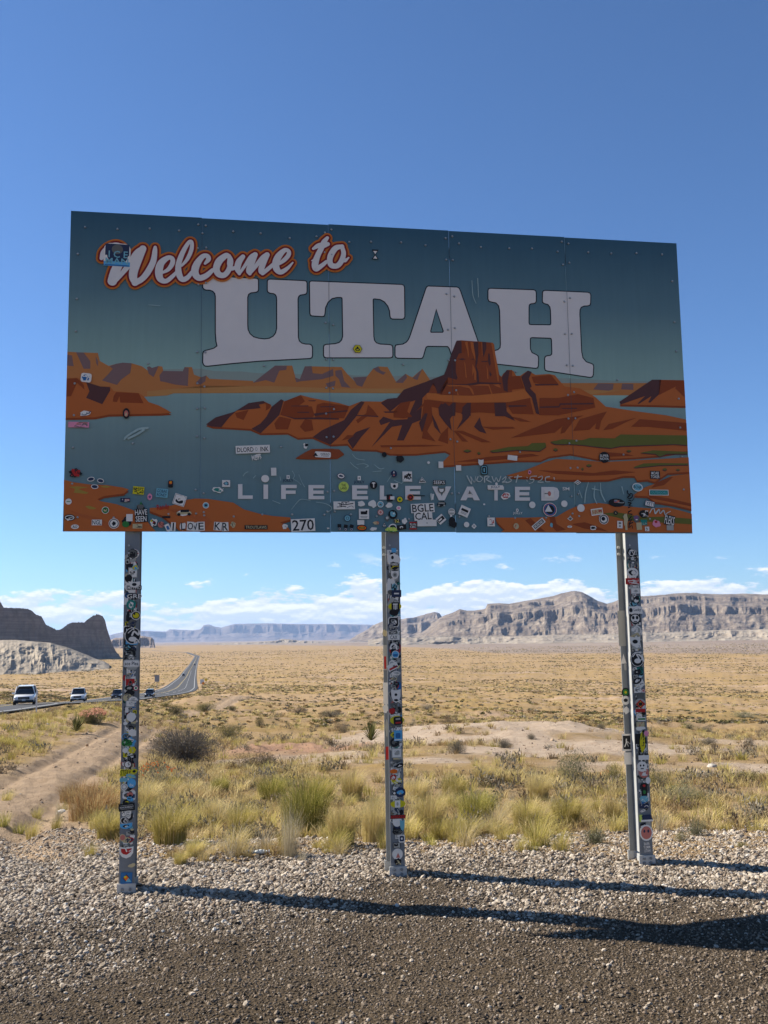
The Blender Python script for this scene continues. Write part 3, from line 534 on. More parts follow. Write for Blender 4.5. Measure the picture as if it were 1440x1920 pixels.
# --- LIFE ELEVATED
def blk_letter(ch, x0, x1, y0, y1, code, st=None, bt=None):
    mb = MB(); a, b, s = CROP[code]; w = x1-x0; h = y1-y0; st = st or w*.3; bt = bt or h*.235
    R = lambda xa, ya, xb, yb, j=0: poly(mb, [cp(code, xa, yb), cp(code, xb, yb), cp(code, xb, ya), cp(code, xa, ya)], wht, -LAY*(17.2+.1*j))
    if ch == 'I': R(x0, y0, x1, y1)
    elif ch == 'L': R(x0, y0, x0+st, y1); R(x0+st, y1-bt, x1, y1)
    elif ch == 'F': R(x0, y0, x0+st, y1); R(x0+st, y0, x1, y0+bt); R(x0+st, y0+h*.40, x1-w*.07, y0+h*.40+bt)
    elif ch == 'E': R(x0, y0, x0+st, y1); R(x0+st, y0, x1, y0+bt); R(x0+st, y0+h*.385, x1-w*.05, y0+h*.385+bt); R(x0+st, y1-bt, x1, y1)
    elif ch == 'T': R(x0, y0, x1, y0+bt); R((x0+x1)/2-st*.36, y0+bt, (x0+x1)/2+st*.36, y1)
    elif ch == 'V': poly(mb, [cp(code, *q) for q in ((x0, y0), (x0+st, y0), ((x0+x1)/2, y1-h*.3), (x1-st, y0), (x1, y0), ((x0+x1)/2+st*.5, y1), ((x0+x1)/2-st*.5, y1))], wht, -LAY*17.2)
    elif ch == 'A': poly(mb, [cp(code, *q) for q in ((x0, y1), ((x0+x1)/2-st*.5, y0), ((x0+x1)/2+st*.5, y0), (x1, y1), (x1-st, y1), (x1-st*1.25, y1-h*.2), (x0+st*1.25, y1-h*.2), (x0+st, y1))], wht, -LAY*17.2, [[cp(code, *q) for q in (((x0+x1)/2, y0+h*.3), ((x0+x1)/2-w*.13, y0+h*.6), ((x0+x1)/2+w*.13, y0+h*.6))]])
    elif ch == 'D':
        ar = [(x0, y0), (x1-w*.3, y0), (x1-w*.1, y0+h*.08), (x1, y0+h*.32), (x1, y1-h*.32), (x1-w*.1, y1-h*.08), (x1-w*.3, y1), (x0, y1)]; t = w*.27; hb = h*.22
        ho = [(x0+t, y0+hb), (x1-w*.36, y0+hb), (x1-t, y0+h*.36), (x1-t, y1-h*.36), (x1-w*.36, y1-hb), (x0+t, y1-hb)]
        poly(mb, [cp(code, *q) for q in ar], wht, -LAY*17.2, [[cp(code, *q) for q in ho]])
    mb.build('letter', sign)
for a in (('L', 60, 162, 325, 427, 'H'), ('I', 236, 268, 328, 428, 'H'), ('F', 358, 466, 330, 428, 'H'), ('E', 547, 657, 331, 430, 'H'), ('E', 849, 959, 333, 431, 'H'), ('L', 1040, 1140, 335, 432, 'H'), ('E', 1216, 1324, 337, 432, 'H'), ('V', 28, 132, 237, 312, 'I'), ('A', 180, 286, 238, 312, 'I'), ('T', 330, 416, 238, 313, 'I'), ('E', 475, 556, 239, 314, 'I'), ('D', 617, 713, 240, 314, 'I')): blk_letter(*a)

# --- lettering from the built-in font, as flat glyph meshes
GC = {}
def glyph(s, bold=.0):
    if (s, bold) in GC: return GC[(s, bold)]
    c = bpy.data.curves.new('t', 'FONT'); c.body = s; c.resolution_u = 2; c.offset = bold; c.align_x = 'CENTER'; c.space_line = .85
    o = bpy.data.objects.new('t', c); me = bpy.data.meshes.new_from_object(o)
    V = np.array([v.co[:2] for v in me.vertices]) if len(me.vertices) else np.zeros((0, 2)); F = [tuple(p.vertices) for p in me.polygons]
    bpy.data.objects.remove(o); bpy.data.curves.remove(c); bpy.data.meshes.remove(me)
    if len(V):
        lo, hi = V.min(0), V.max(0); V = (V-(lo+hi)/2); sz = hi-lo; V = V/sz
    GC[(s, bold)] = (V, F); return V, F
COL = {'w': (122, 123, 132), 'g': (88, 90, 96), 'k': (16, 17, 21), 'r': (96, 22, 24), 'y': (112, 108, 20), 'b': (24, 56, 96), 'c': (60, 96, 116), 'o': (128, 60, 22), 't': (20, 70, 72), 'p': (122, 78, 104), 'n': (22, 28, 48), 'e': (24, 66, 34), 'l': (106, 120, 60), 'd': (52, 54, 58), 's': (104, 98, 84), 'v': (66, 44, 76), 'B': (46, 92, 132), 'P': (104, 62, 62)}
CM = {k: D('vinyl_'+{'w':'white','g':'grey','k':'black','r':'red','y':'yellow','b':'blue','c':'pale_blue','o':'orange','t':'teal','p':'pink','n':'navy','e':'green','l':'lime','d':'charcoal','s':'sand','v':'purple','B':'sky_blue','P':'salmon'}[k], *v, .1) for k, v in COL.items()}
def shape(kind, w, h, rnd):
    if kind == 'r': return [(-w/2, -h/2), (w/2, -h/2), (w/2, h/2), (-w/2, h/2)]
    if kind == 'q':
        c = min(w, h)*.22; return [(-w/2+c, -h/2), (w/2-c, -h/2), (w/2-c*.3, -h/2+c*.3), (w/2, -h/2+c), (w/2, h/2-c), (w/2-c*.3, h/2-c*.3), (w/2-c, h/2), (-w/2+c, h/2), (-w/2+c*.3, h/2-c*.3), (-w/2, h/2-c), (-w/2, -h/2+c), (-w/2+c*.3, -h/2+c*.3)]
    if kind == 'c': return [(w/2*math.cos(2*math.pi*i/20), h/2*math.sin(2*math.pi*i/20)) for i in range(20)]
    if kind == 'h': return [(w/2*math.cos(math.pi*i/3), h/2*math.sin(math.pi*i/3)) for i in range(6)]
    if kind == 't': return [(-w/2, -h/2), (w/2, -h/2), (0, h/2)]
    if kind == 'd': return [(0, -h/2), (w/2, 0), (0, h/2), (-w/2, 0)]
    if kind == 'u': return [(-w/2, h/2), (-w/2*.96, -.05*h), (-w*.3, -h*.36), (0, -h/2), (w*.3, -h*.36), (w/2*.96, -.05*h), (w/2, h/2), (w*.12, h*.42), (-w*.12, h*.42)]
    n = 14; return [(w/2*math.cos(2*math.pi*i/n)*rnd.uniform(.66, 1.08), h/2*math.sin(2*math.pi*i/n)*rnd.uniform(.66, 1.08)) for i in range(n)]
STK = [0]
def sticker(u, v, w, h, rot, kind, c1, y0, parent, extra=(), rnd=random, name='sticker'):
    """extra: ('T', text, col, sx, sy, dx, dy) | ('S', shape, col, sx, sy, dx, dy) | ('K', col, n) scribble"""
    mb = MB(); STK[0] += 1; y = y0-LAY*.25*(STK[0] % 13); ca, sa = math.cos(math.radians(rot)), math.sin(math.radians(rot))
    tr = lambda P: [(u+x*ca-z*sa, v+x*sa+z*ca) for x, z in P]
    if c1 != '-': poly(mb, tr(shape(kind, w, h, rnd)), CM[c1], y)
    for k, e_ in enumerate(extra):
        yy = y-.00003*(k+1)
        if e_[0] == 'T':
            _, s, c, sx, sy, dx, dz = e_; V, F = glyph(s, .012)
            if len(V): P = tr([(x*w*sx+dx*w, z*h*sy+dz*h) for x, z in V]); mb.add([(p[0], yy, p[1]) for p in P], F, CM[c])
        elif e_[0] == 'S':
            _, sh_, c, sx, sy, dx, dz = e_; poly(mb, tr([(x+dx*w, z+dz*h) for x, z in shape(sh_, w*sx, h*sy, rnd)]), CM[c], yy)
        elif e_[0] == 'K':
            _, c, n = e_
            for q in range(n):
                x, z = rnd.uniform(-.3, .2)*w, rnd.uniform(-.32, .32)*h; P = [(x, z)]
                for j in range(3): x += rnd.uniform(-.1, .28)*w; z += rnd.uniform(-.25, .25)*h; P.append((max(-.42*w, min(.42*w, x)), max(-.42*h, min(.42*h, z))))
                rr = min(w, h)*rnd.uniform(.025, .06); P = tr(P); stroke(mb, [(a, b, rr) for a, b in P], CM[c], yy-.00001*q, ramp=.000004, n=3)
    return mb.build(name, parent)
def panel_sticker(px, py, w, h, rot, kind, c1, *extra):
    u, v = pan(px, py); k = abs(pan(px+1, py)[0]-u); sticker(u, v, w*k, h*k, rot, kind, c1, -LAY*27, sign, extra)
T_ = lambda s, c='k', sx=.85, sy=.6, dx=0, dy=0: ('T', s, c, sx, sy, dx, dy)
S_ = lambda sh, c, sx, sy, dx=0, dy=0: ('S', sh, c, sx, sy, dx, dy)
K_ = lambda c, n: ('K', c, n)
PS = [
 (220,479,50,46,-1,'q','w',S_('r','n',.9,.5,0,.22),S_('c','n',.8,.9,.02,.02),S_('c','d',.42,.42,0,.24),T_('I C E','c',.72,.3,.04,.02),S_('r','B',.98,.2,0,-.4),T_('MAN','c',.86,.26,0,-.28),S_('r','b',.9,.05,0,-.46)),
 (703,478,13,18,0,'r','-',S_('t','k',1,.52,0,-.26),S_('t','w',.6,.33,0,-.3)), (703,474,13,10,180,'t','k',S_('t','w',.6,.6,0,.08)),
 (670,655,18,17,0,'h','k',S_('h','y',.9,.9),S_('c','k',.5,.34,0,-.08),S_('c','y',.25,.15,0,-.1),S_('b','k',.26,.28,0,.14)),
 (162,709,20,18,-5,'q','w',S_('b','b',.85,.85),K_('w',5)), (161,776,25,12,8,'b','w',K_('n',6)), (148,797,39,11,0,'r','p',K_('d',9),K_('P',3)), (237,776,13,21,0,'c','k',S_('c','P',.6,.6),S_('b','s',.3,.4,0,-.1)),
 (142,887,27,19,-8,'d','k',S_('r','r',.6,.7),K_('k',6)), (171,899,14,9,10,'c','w',S_('c','n',.8,.7)), (189,902,13,9,-14,'c','w',S_('c','n',.8,.7)), (178,913,14,9,-6,'c','w',S_('c','n',.8,.7)),
 (260,920,21,15,-5,'r','y',T_('KLEPT','k',.9,.42,0,.16),K_('k',7)), (281,932,9,13,0,'c','p',S_('c','v',.5,.4)), (304,925,22,17,-5,'r','c',T_('GOBAK\nRONEY','n',.88,.8)), (320,908,9,14,0,'q','k',S_('q','o',.6,.4,0,.2),S_('t','y',.3,.2,0,.3)), (337,938,23,21,-18,'r','w',S_('r','d',.9,.9),S_('r','w',.84,.84),S_('c','k',.65,.45,0,-.1),K_('w',3)),
 (306,952,23,12,8,'r','-',T_('Randy','r',1,1.1),), (235,938,18,8,0,'r','n',S_('r','P',.5,.5,.2,0),K_('w',4)), (345,962,32,14,2,'b','-',S_('b','w',.95,.9),S_('r','s',.85,.35,0,-.05),S_('c','k',.2,.4,-.3,-.2),S_('c','k',.2,.4,.3,-.2),S_('r','k',.5,.35,.05,.25)),
 (263,962,22,38,-4,'b','k',S_('t','e',.5,.4,0,.4),S_('b','d',.7,.3,0,.32)), (265,967,24,26,3,'r','k',T_('HAVE\nSEEN','w',.95,.9)), (312,970,15,4,0,'r','k',), 
 (198,957,14,14,0,'c','w',S_('c','e',.85,.85),S_('c','s',.5,.4),K_('k',2)), (131,971,21,13,0,'c','k',S_('c','w',.85,.75),S_('c','k',.7,.5),K_('w',3)), (141,988,15,9,0,'c','w',T_('AO','k',.6,.6)), (182,980,19,11,0,'r','w',T_('NGL','k',.9,.8)), (214,982,20,20,0,'c','w',S_('c','k',.88,.88),S_('c','w',.74,.74),S_('b','k',.4,.45)), (237,979,19,24,-12,'b','k',S_('c','e',.7,.5,0,-.2)), (243,971,12,14,0,'r','w',), (258,987,18,9,0,'r','s',K_('k',5)),
 (129,941,12,12,0,'c','w',S_('r','e',.6,.12)), (288,980,16,16,0,'b','w',S_('c','r',.35,.3,.1,0),S_('c','y',.3,.3,-.2,.2),K_('k',3)), (302,984,12,12,20,'c','P',K_('k',3)), (315,990,9,15,25,'r','w',S_('r','b',.5,.5),),
 (325,988,9,17,-3,'r','w',T_('I','k',.3,.9)), (343,987,14,16,4,'b','w',T_('L','k',.5,.9)), (357,987,13,17,-4,'r','w',T_('O','k',.8,.8)), (366,988,10,16,4,'r','w',T_('V','k',.9,.8)), (377,987,14,17,2,'r','w',T_('E','k',.7,.8)), (408,987,14,16,-4,'r','w',T_('K','k',.8,.9)), (422,988,13,17,3,'r','w',T_('R','k',.8,.9)), (437,984,11,12,0,'b','s',K_('k',4)), (386,948,12,12,0,'c','w',S_('c','c',.8,.8),S_('b','n',.5,.5)),
 (480,989,43,8,0,'r','k',T_('TROUTLAWS','s',.92,.7)), (534,988,12,11,8,'b','w',K_('g',3)), (568,985,45,24,3,'r','w',T_('270','k',.9,.86)), (474,843,64,15,3,'r','w',T_('DLORD','k',.48,.6,-.22,-.02),T_('INK','k',.24,.6,.34,-.02),S_('h','g',.08,.5,.1,0),S_('h','w',.05,.32,.1,0)), (481,858,20,12,10,'r','-',K_('w',9),T_('MEST','w',.9,.8)),
 (513,885,10,15,2,'r','w'), (497,898,15,14,0,'c','w'), (424,907,15,13,0,'r','w',S_('b','n',.8,.7),S_('c','c',.4,.4)), (408,919,24,12,-15,'b','w',S_('b','t',.75,.6),K_('w',3)), (573,836,11,12,0,'b','w',S_('b','k',.7,.6,.1,.1)), (605,853,30,11,-2,'q','w',S_('t','k',.3,.6,-.45,.0),T_('HARAO','k',.55,.35,.14,.12),T_('FOODS','k',.45,.2,.14,-.22)),
 (540,902,20,8,0,'r','-',T_('JOLLY','n',1,.8)), (540,895,6,7,0,'r','w',S_('c','n',.4,.4)), (673,905,20,8,0,'r','-',T_('JOLLY','n',1,.8)), (673,897,6,8,0,'r','w',S_('c','n',.4,.4)),
 (639,893,15,11,-10,'c','n',S_('c','w',.86,.8),S_('b','n',.7,.4)), (644,913,19,19,0,'c','l',T_('THE\nLAND','k',.62,.55)), (700,910,14,15,0,'c','k',S_('c','w',.5,.2,0,.25),S_('r','w',.14,.6)), (738,889,12,13,0,'c','n',S_('c','w',.2,.3,0,.2),S_('c','P',.3,.2,0,-.2)), (763,894,18,19,0,'r','w',K_('k',9)), (791,900,14,11,5,'t','w',S_('t','d',.8,.8),T_('A','w',.4,.4)), (739,912,14,12,0,'u','w',S_('c','k',.4,.5)), (720,853,9,10,0,'c','k'), (749,861,16,15,0,'b','k'), (803,868,6,6,0,'b','w'),
 (730,934,11,13,5,'r','k',S_('t','r',.5,.5,.1,.1)), (735,934,8,6,0,'r','w'), (749,937,13,13,0,'c','n',S_('c','y',.8,.8),S_('b','e',.4,.4)), (769,933,12,12,0,'c','o',S_('c','k',.82,.82),S_('c','r',.4,.4)), (785,930,22,1.5,0,'r','k'), (811,932,3,11,-8,'r','w'),
 (645,948,40,15,1,'r','w',K_('k',8)), (677,945,16,12,3,'b','w'), (698,945,17,16,0,'b','w'), (713,946,12,12,0,'c','w',S_('c','c',.8,.8),S_('t','d',.5,.3)), (729,948,14,11,10,'b','w'), (747,953,9,8,0,'c','w',S_('c','p',.6,.6)), (682,964,19,19,0,'r','w',S_('r','k',.65,.3,0,.1),S_('c','k',.2,.2,.25,.25),S_('r','g',.7,.07,0,-.25),S_('r','g',.6,.06,0,-.36)), (713,961,11,11,0,'c','P',S_('c','w',.7,.7),S_('c','P',.5,.5)), (736,965,17,17,0,'c','k',S_('b','c',.75,.75),S_('c','w',.2,.2,.1,.1)), (651,972,13,13,0,'c','n',S_('c','c',.82,.82),S_('q','n',.4,.4),S_('q','c',.28,.28)), (676,980,13,9,0,'r','w'), (678,990,19,12,-2,'c','k',S_('c','o',.85,.7),S_('q','k',.6,.25),T_('GARFS','y',.5,.2)), (705,981,13,7,0,'b','s',K_('r',3)), (700,992,15,7,4,'b','w'),
 (636,986,7,6,0,'r','k'), (637,992,6,5,0,'r','n',T_('CX','w',.8,.8)), (648,987,7,6,-10,'r','k'), (648,993,6,5,0,'r','n',T_('CX','w',.8,.8)), (659,987,7,6,-20,'r','k'), (659,993,6,5,0,'r','n',T_('CX','w',.8,.8)), (614,990,8,9,0,'r','-',K_('w',4)), (720,984,8,9,0,'t','k',S_('t','w',.7,.7),S_('t','k',.4,.4)), (725,973,8,12,0,'b','d',K_('w',4)), (744,977,14,10,5,'b','k',T_('12','s',.6,.7),K_('y',2)), (758,978,11,13,-35,'b','w'), (736,990,17,15,0,'c','w',S_('c','k',.7,.7)), (733,993,25,11,0,'b','l',K_('e',3)), (752,989,18,9,8,'r','k',S_('c','w',.35,.5),S_('c','k',.2,.3,0,-.1)), (774,986,14,14,0,'r','k',S_('r','r',1,.15,0,.42),S_('r','r',1,.15,0,-.42),T_('RUN\nCMC','w',.85,.62)),
 (792,953,44,17,3,'r','w',T_('BGLE','k',.9,.84)), (793,968,34,16,3,'r','w',T_('CAL','k',.9,.84)), (800,981,36,12,1,'r','w',S_('c','k',.06,.14)), (826,974,15,14,40,'r','w',S_('r','k',.9,.5),S_('r','w',.5,.2,-.1,0)),
 (823,905,23,8,0,'r','k',T_('SEEKS','w',.9,.8)), (827,920,14,11,0,'u','d',S_('u','w',.6,.6)), (827,945,20,12,0,'b','k',S_('r','g',.6,.2,0,.1),S_('c','g',.14,.3,-.25,-.25),S_('c','g',.14,.3,.25,-.25)), (846,960,13,13,0,'c','w',S_('c','g',.85,.85),S_('r','w',.7,.2)), (870,959,19,18,-24,'r','w',S_('r','k',.7,.25,0,.1),S_('r','g',.6,.08,0,-.15),S_('r','g',.6,.08,0,-.28)), (848,980,16,22,12,'b','k'), (874,984,10,10,0,'c','w',), (888,987,10,10,0,'d','w',S_('c','g',.4,.4)), (880,923,8,10,0,'t','w',S_('t','d',.7,.7)),
 (928,914,29,7,0,'r','w',T_('JOLLY','n',.6,.75)), (930,908,5,6,0,'c','w'), (947,930,19,14,15,'b','w',S_('b','r',.85,.75),K_('w',4)), (970,963,18,6,0,'r','-',T_('JOLLY','w',1,.9)), (969,957,5,6,0,'c','w',S_('c','n',.4,.4)), (1029,926,18,15,0,'r','w',S_('c','P',.35,.6),S_('r','d',.4,.12,-.3,0)), (997,947,12,12,0,'c','w'), (1057,945,12,12,0,'c','w'), (1088,953,14,14,0,'c','w'), (1030,956,26,25,0,'c','w',S_('c','r',.92,.92),S_('c','b',.82,.82),S_('c','k',.66,.66),S_('t','w',.55,.5,-.1,.1)), (907,882,13,18,0,'q','k',S_('q','c',.78,.82),S_('q','k',.6,.68),S_('q','c',.2,.4)), (859,878,10,10,0,'r','w'), (826,872,9,12,0,'r','w'), (901,868,10,12,0,'u','w'), (960,859,18,9,-6,'r','w'),
 (992,886,7,8,0,'b','p',S_('b','n',.5,.5)), (1132,858,20,20,0,'c','k',T_('SUPER\nNOVA','w',.82,.5),S_('c','k',.1,.1)), (1082,905,13,9,0,'d','w',S_('d','d',.7,.65),S_('r','w',.3,.2)), (1227,891,18,14,0,'r','k',T_('MOAB\nTOKER','w',.9,.84)), (1194,914,20,15,-10,'c','w',S_('c','c',.85,.8),T_('BCNP','k',.7,.34)), (1234,924,36,10,0,'r','w',S_('r','t',.93,.8),T_('OUTDOORS','c',.8,.4)), (1217,945,18,10,-12,'r','n',S_('r','w',.9,.82),T_('YETI','n',.8,.6)),
 (1155,943,31,15,-3,'c','k',S_('r','P',.32,.3,0,.15),S_('r','b',.14,.15,-.08,.2),K_('g',2)), (1118,960,22,12,8,'r','w',S_('r','s',.88,.7),T_('J-JUM','r',.85,.6)), (1153,962,8,8,0,'c','k',T_('X','s',.5,.5)), (1131,974,18,18,0,'c','w',S_('c','d',.9,.9),S_('c','w',.66,.66),S_('c','k',.4,.4,-.05,.05)), (1172,975,9,26,0,'b','s'), (1173,988,4,12,0,'r','s'), (1192,973,14,17,10,'b','d',S_('c','v',.6,.4,0,.1),S_('c','w',.3,.12,0,-.1)), (1206,964,18,14,0,'c','k',K_('w',4)), (1206,980,12,10,0,'r','t',K_('g',3)), (1161,984,10,13,-3,'r','w',S_('c','d',.5,.3,0,.2),S_('c','d',.4,.2,0,-.2)), (1197,987,10,13,3,'r','s'), (1212,992,8,8,0,'r','w',K_('d',4)), (1229,982,18,15,5,'b','p',S_('c','r',.3,.3,0,.2)), (1254,976,19,18,-12,'r','k',T_('FLEKS','w',.95,.84)), (1255,990,13,9,0,'r','g'),
 (1068,973,11,8,0,'d','w',S_('d','d',.7,.7)), (1009,983,26,10,38,'r','w',S_('r','d',.85,.7),T_('RIDE','w',.7,.4)), (967,987,10,11,0,'c','s',K_('r',3)), (920,979,14,16,0,'r','w',K_('r',3),S_('r','d',.5,.08,0,-.3)), (1033,985,6,9,15,'b','c'), (1067,988,9,4,0,'c','w',S_('c','g',.6,.5)), (1111,990,15,9,0,'b','w',S_('b','k',.7,.6)), (845,968,4,4,0,'c','w'), (907,946,4,3,0,'c','w'), (1060,917,13,6,0,'r','-',T_('SM','w',1,1)),
]
for s in PS: panel_sticker(*s)
# graffiti, scratches, marker lines
def scrib(name, strokes, r, m):
    mb = MB()
    for i, (code, pts) in enumerate(strokes):
        P = [cp(code, *q) for q in pts]; stroke(mb, [(a, b, r*(.6+.8*random.random())) for a, b in P], m, -LAY*31-.00001*i, ramp=.000006, n=5)
    mb.build(name, sign)
gw = D('marker_white', 104, 110, 118, .2); gl = D('scratch_pale', 84, 100, 110, .3); gk = CM['k']
scrib('graffiti', [('I', s) for s in ([(215,180),(225,200),(240,225),(238,200),(235,185),(255,215),(262,185)], [(275,185),(268,205),(285,212),(300,195),(285,182)], [(310,215),(312,185),(335,185),(320,200),(345,215)], [(350,185),(362,212),(372,190),(385,212),(398,182)], [(405,200),(425,185),(420,205),(405,215),(430,212)], [(460,185),(440,190),(455,205),(440,215),(425,218)], [(490,178),(480,215)], [(470,188),(510,185)], [(538,188),(540,192)], [(538,205),(540,210)], [(590,182),(560,185),(556,200),(575,200),(570,215),(550,222)], [(600,190),(620,182),(618,200),(596,215),(625,215)], [(660,185),(640,190),(640,212),(662,212)], [(684,190),(686,200)])], .0032, gw)
scrib('graffiti', [('N', s) for s in ([(840,590),(870,540),(895,530),(905,560),(915,600),(950,560),(970,545),(980,600),(1010,570),(1030,560),(1050,615),(1080,590),(1120,570)],)], .0045, gw)
scrib('scratch', [('D', s) for s in ([(395,590),(430,560),(480,530),(535,522)], [(420,585),(470,560),(510,535)], [(400,580),(440,552),(470,540)])], .006, gl)
scrib('scratch', [('H', s) for s in ([(95,270),(110,250),(130,240)], [(165,285),(180,268)], [(350,275),(355,300)], [(435,235),(450,265),(440,290)], [(480,260),(500,310),(520,345)], [(440,290),(475,310),(495,330)], [(850,120),(880,150),(935,160)], [(835,175),(860,200),(890,220)], [(880,190),(930,185),(960,200),(940,210)], [(1000,190),(1040,220),(1070,215)], [(990,240),(1050,235)], [(600,450),(660,460),(700,480),(705,500),(680,520)], [(430,500),(470,450),(500,430),(560,440)], [(1120,265),(1090,310)], [(1140,300),(1190,320),(1205,290)], [(300,440),(350,460)])], .0022, gl)
scrib('scratch', [('I', s) for s in ([(870,215),(855,270),(850,325)], [(905,235),(900,290),(915,330)], [(935,220),(938,270),(960,320)], [(1050,240),(1060,280)], [(890,250),(940,260)], [(820,260),(835,300)])], .0035, gl)
scrib('scratch', [('A', s) for s in ([(570,658),(600,660),(650,664)],)]+[('C', s) for s in ([(370,250),(375,320),(390,360)], [(398,240),(402,330)])], .0022, gl)
scrib('graffiti', [('N', s) for s in ([(540,295),(545,330),(575,350),(545,380),(560,400)], [(580,330),(610,340),(600,380),(570,400)], [(560,420),(600,430),(625,400)], [(550,450),(590,460),(560,490),(605,500)], [(555,520),(575,515)], [(590,560),(560,575),(555,600),(600,610)], [(590,640),(550,700),(600,680),(560,740),(610,720)], [(570,740),(560,790),(600,760),(610,800)])], .004, gk)
scrib('graffiti', [('I', s) for s in ([(22,280),(24,310)],)], .006, gw)
# bolts
mb = MB(); rr = random.Random(3)
def bolt(u, v): mb.cyl((u, -.0005-LAY*12, v), (u, -.0075-LAY*12, v), .0095, boltm, 8, .006)
for s in SE[1:5]:
    for z in (.14, .30, .52, .72, .93, 1.12, 1.36, 1.62, 1.9, 2.2, 2.38): 
        if rr.random() < .92: bolt(s-.028+rr.uniform(-.004, .004), V0+z+rr.uniform(-.02, .02)); bolt(s+.028+rr.uniform(-.004, .004), V0+z+rr.uniform(-.02, .02))
for i in range(22):
    u = .12+i*.22
    for z in (2.32, .12): bolt(u+rr.uniform(-.03, .03), V0+z+rr.uniform(-.02, .02))
for z in (.35, .62, .86, 1.1, 1.5, 1.75, 2.1): bolt(.06, V0+z); bolt(PW-.06, V0+z)
for u in (.5, 1.5, 2.5, 3.4, 4.4):
    for z in (.62, 1.28): bolt(u+rr.uniform(-.1, .1), V0+z+rr.uniform(-.05, .05))
o = mb.build('bolts', sign); o['kind'] = 'stuff'
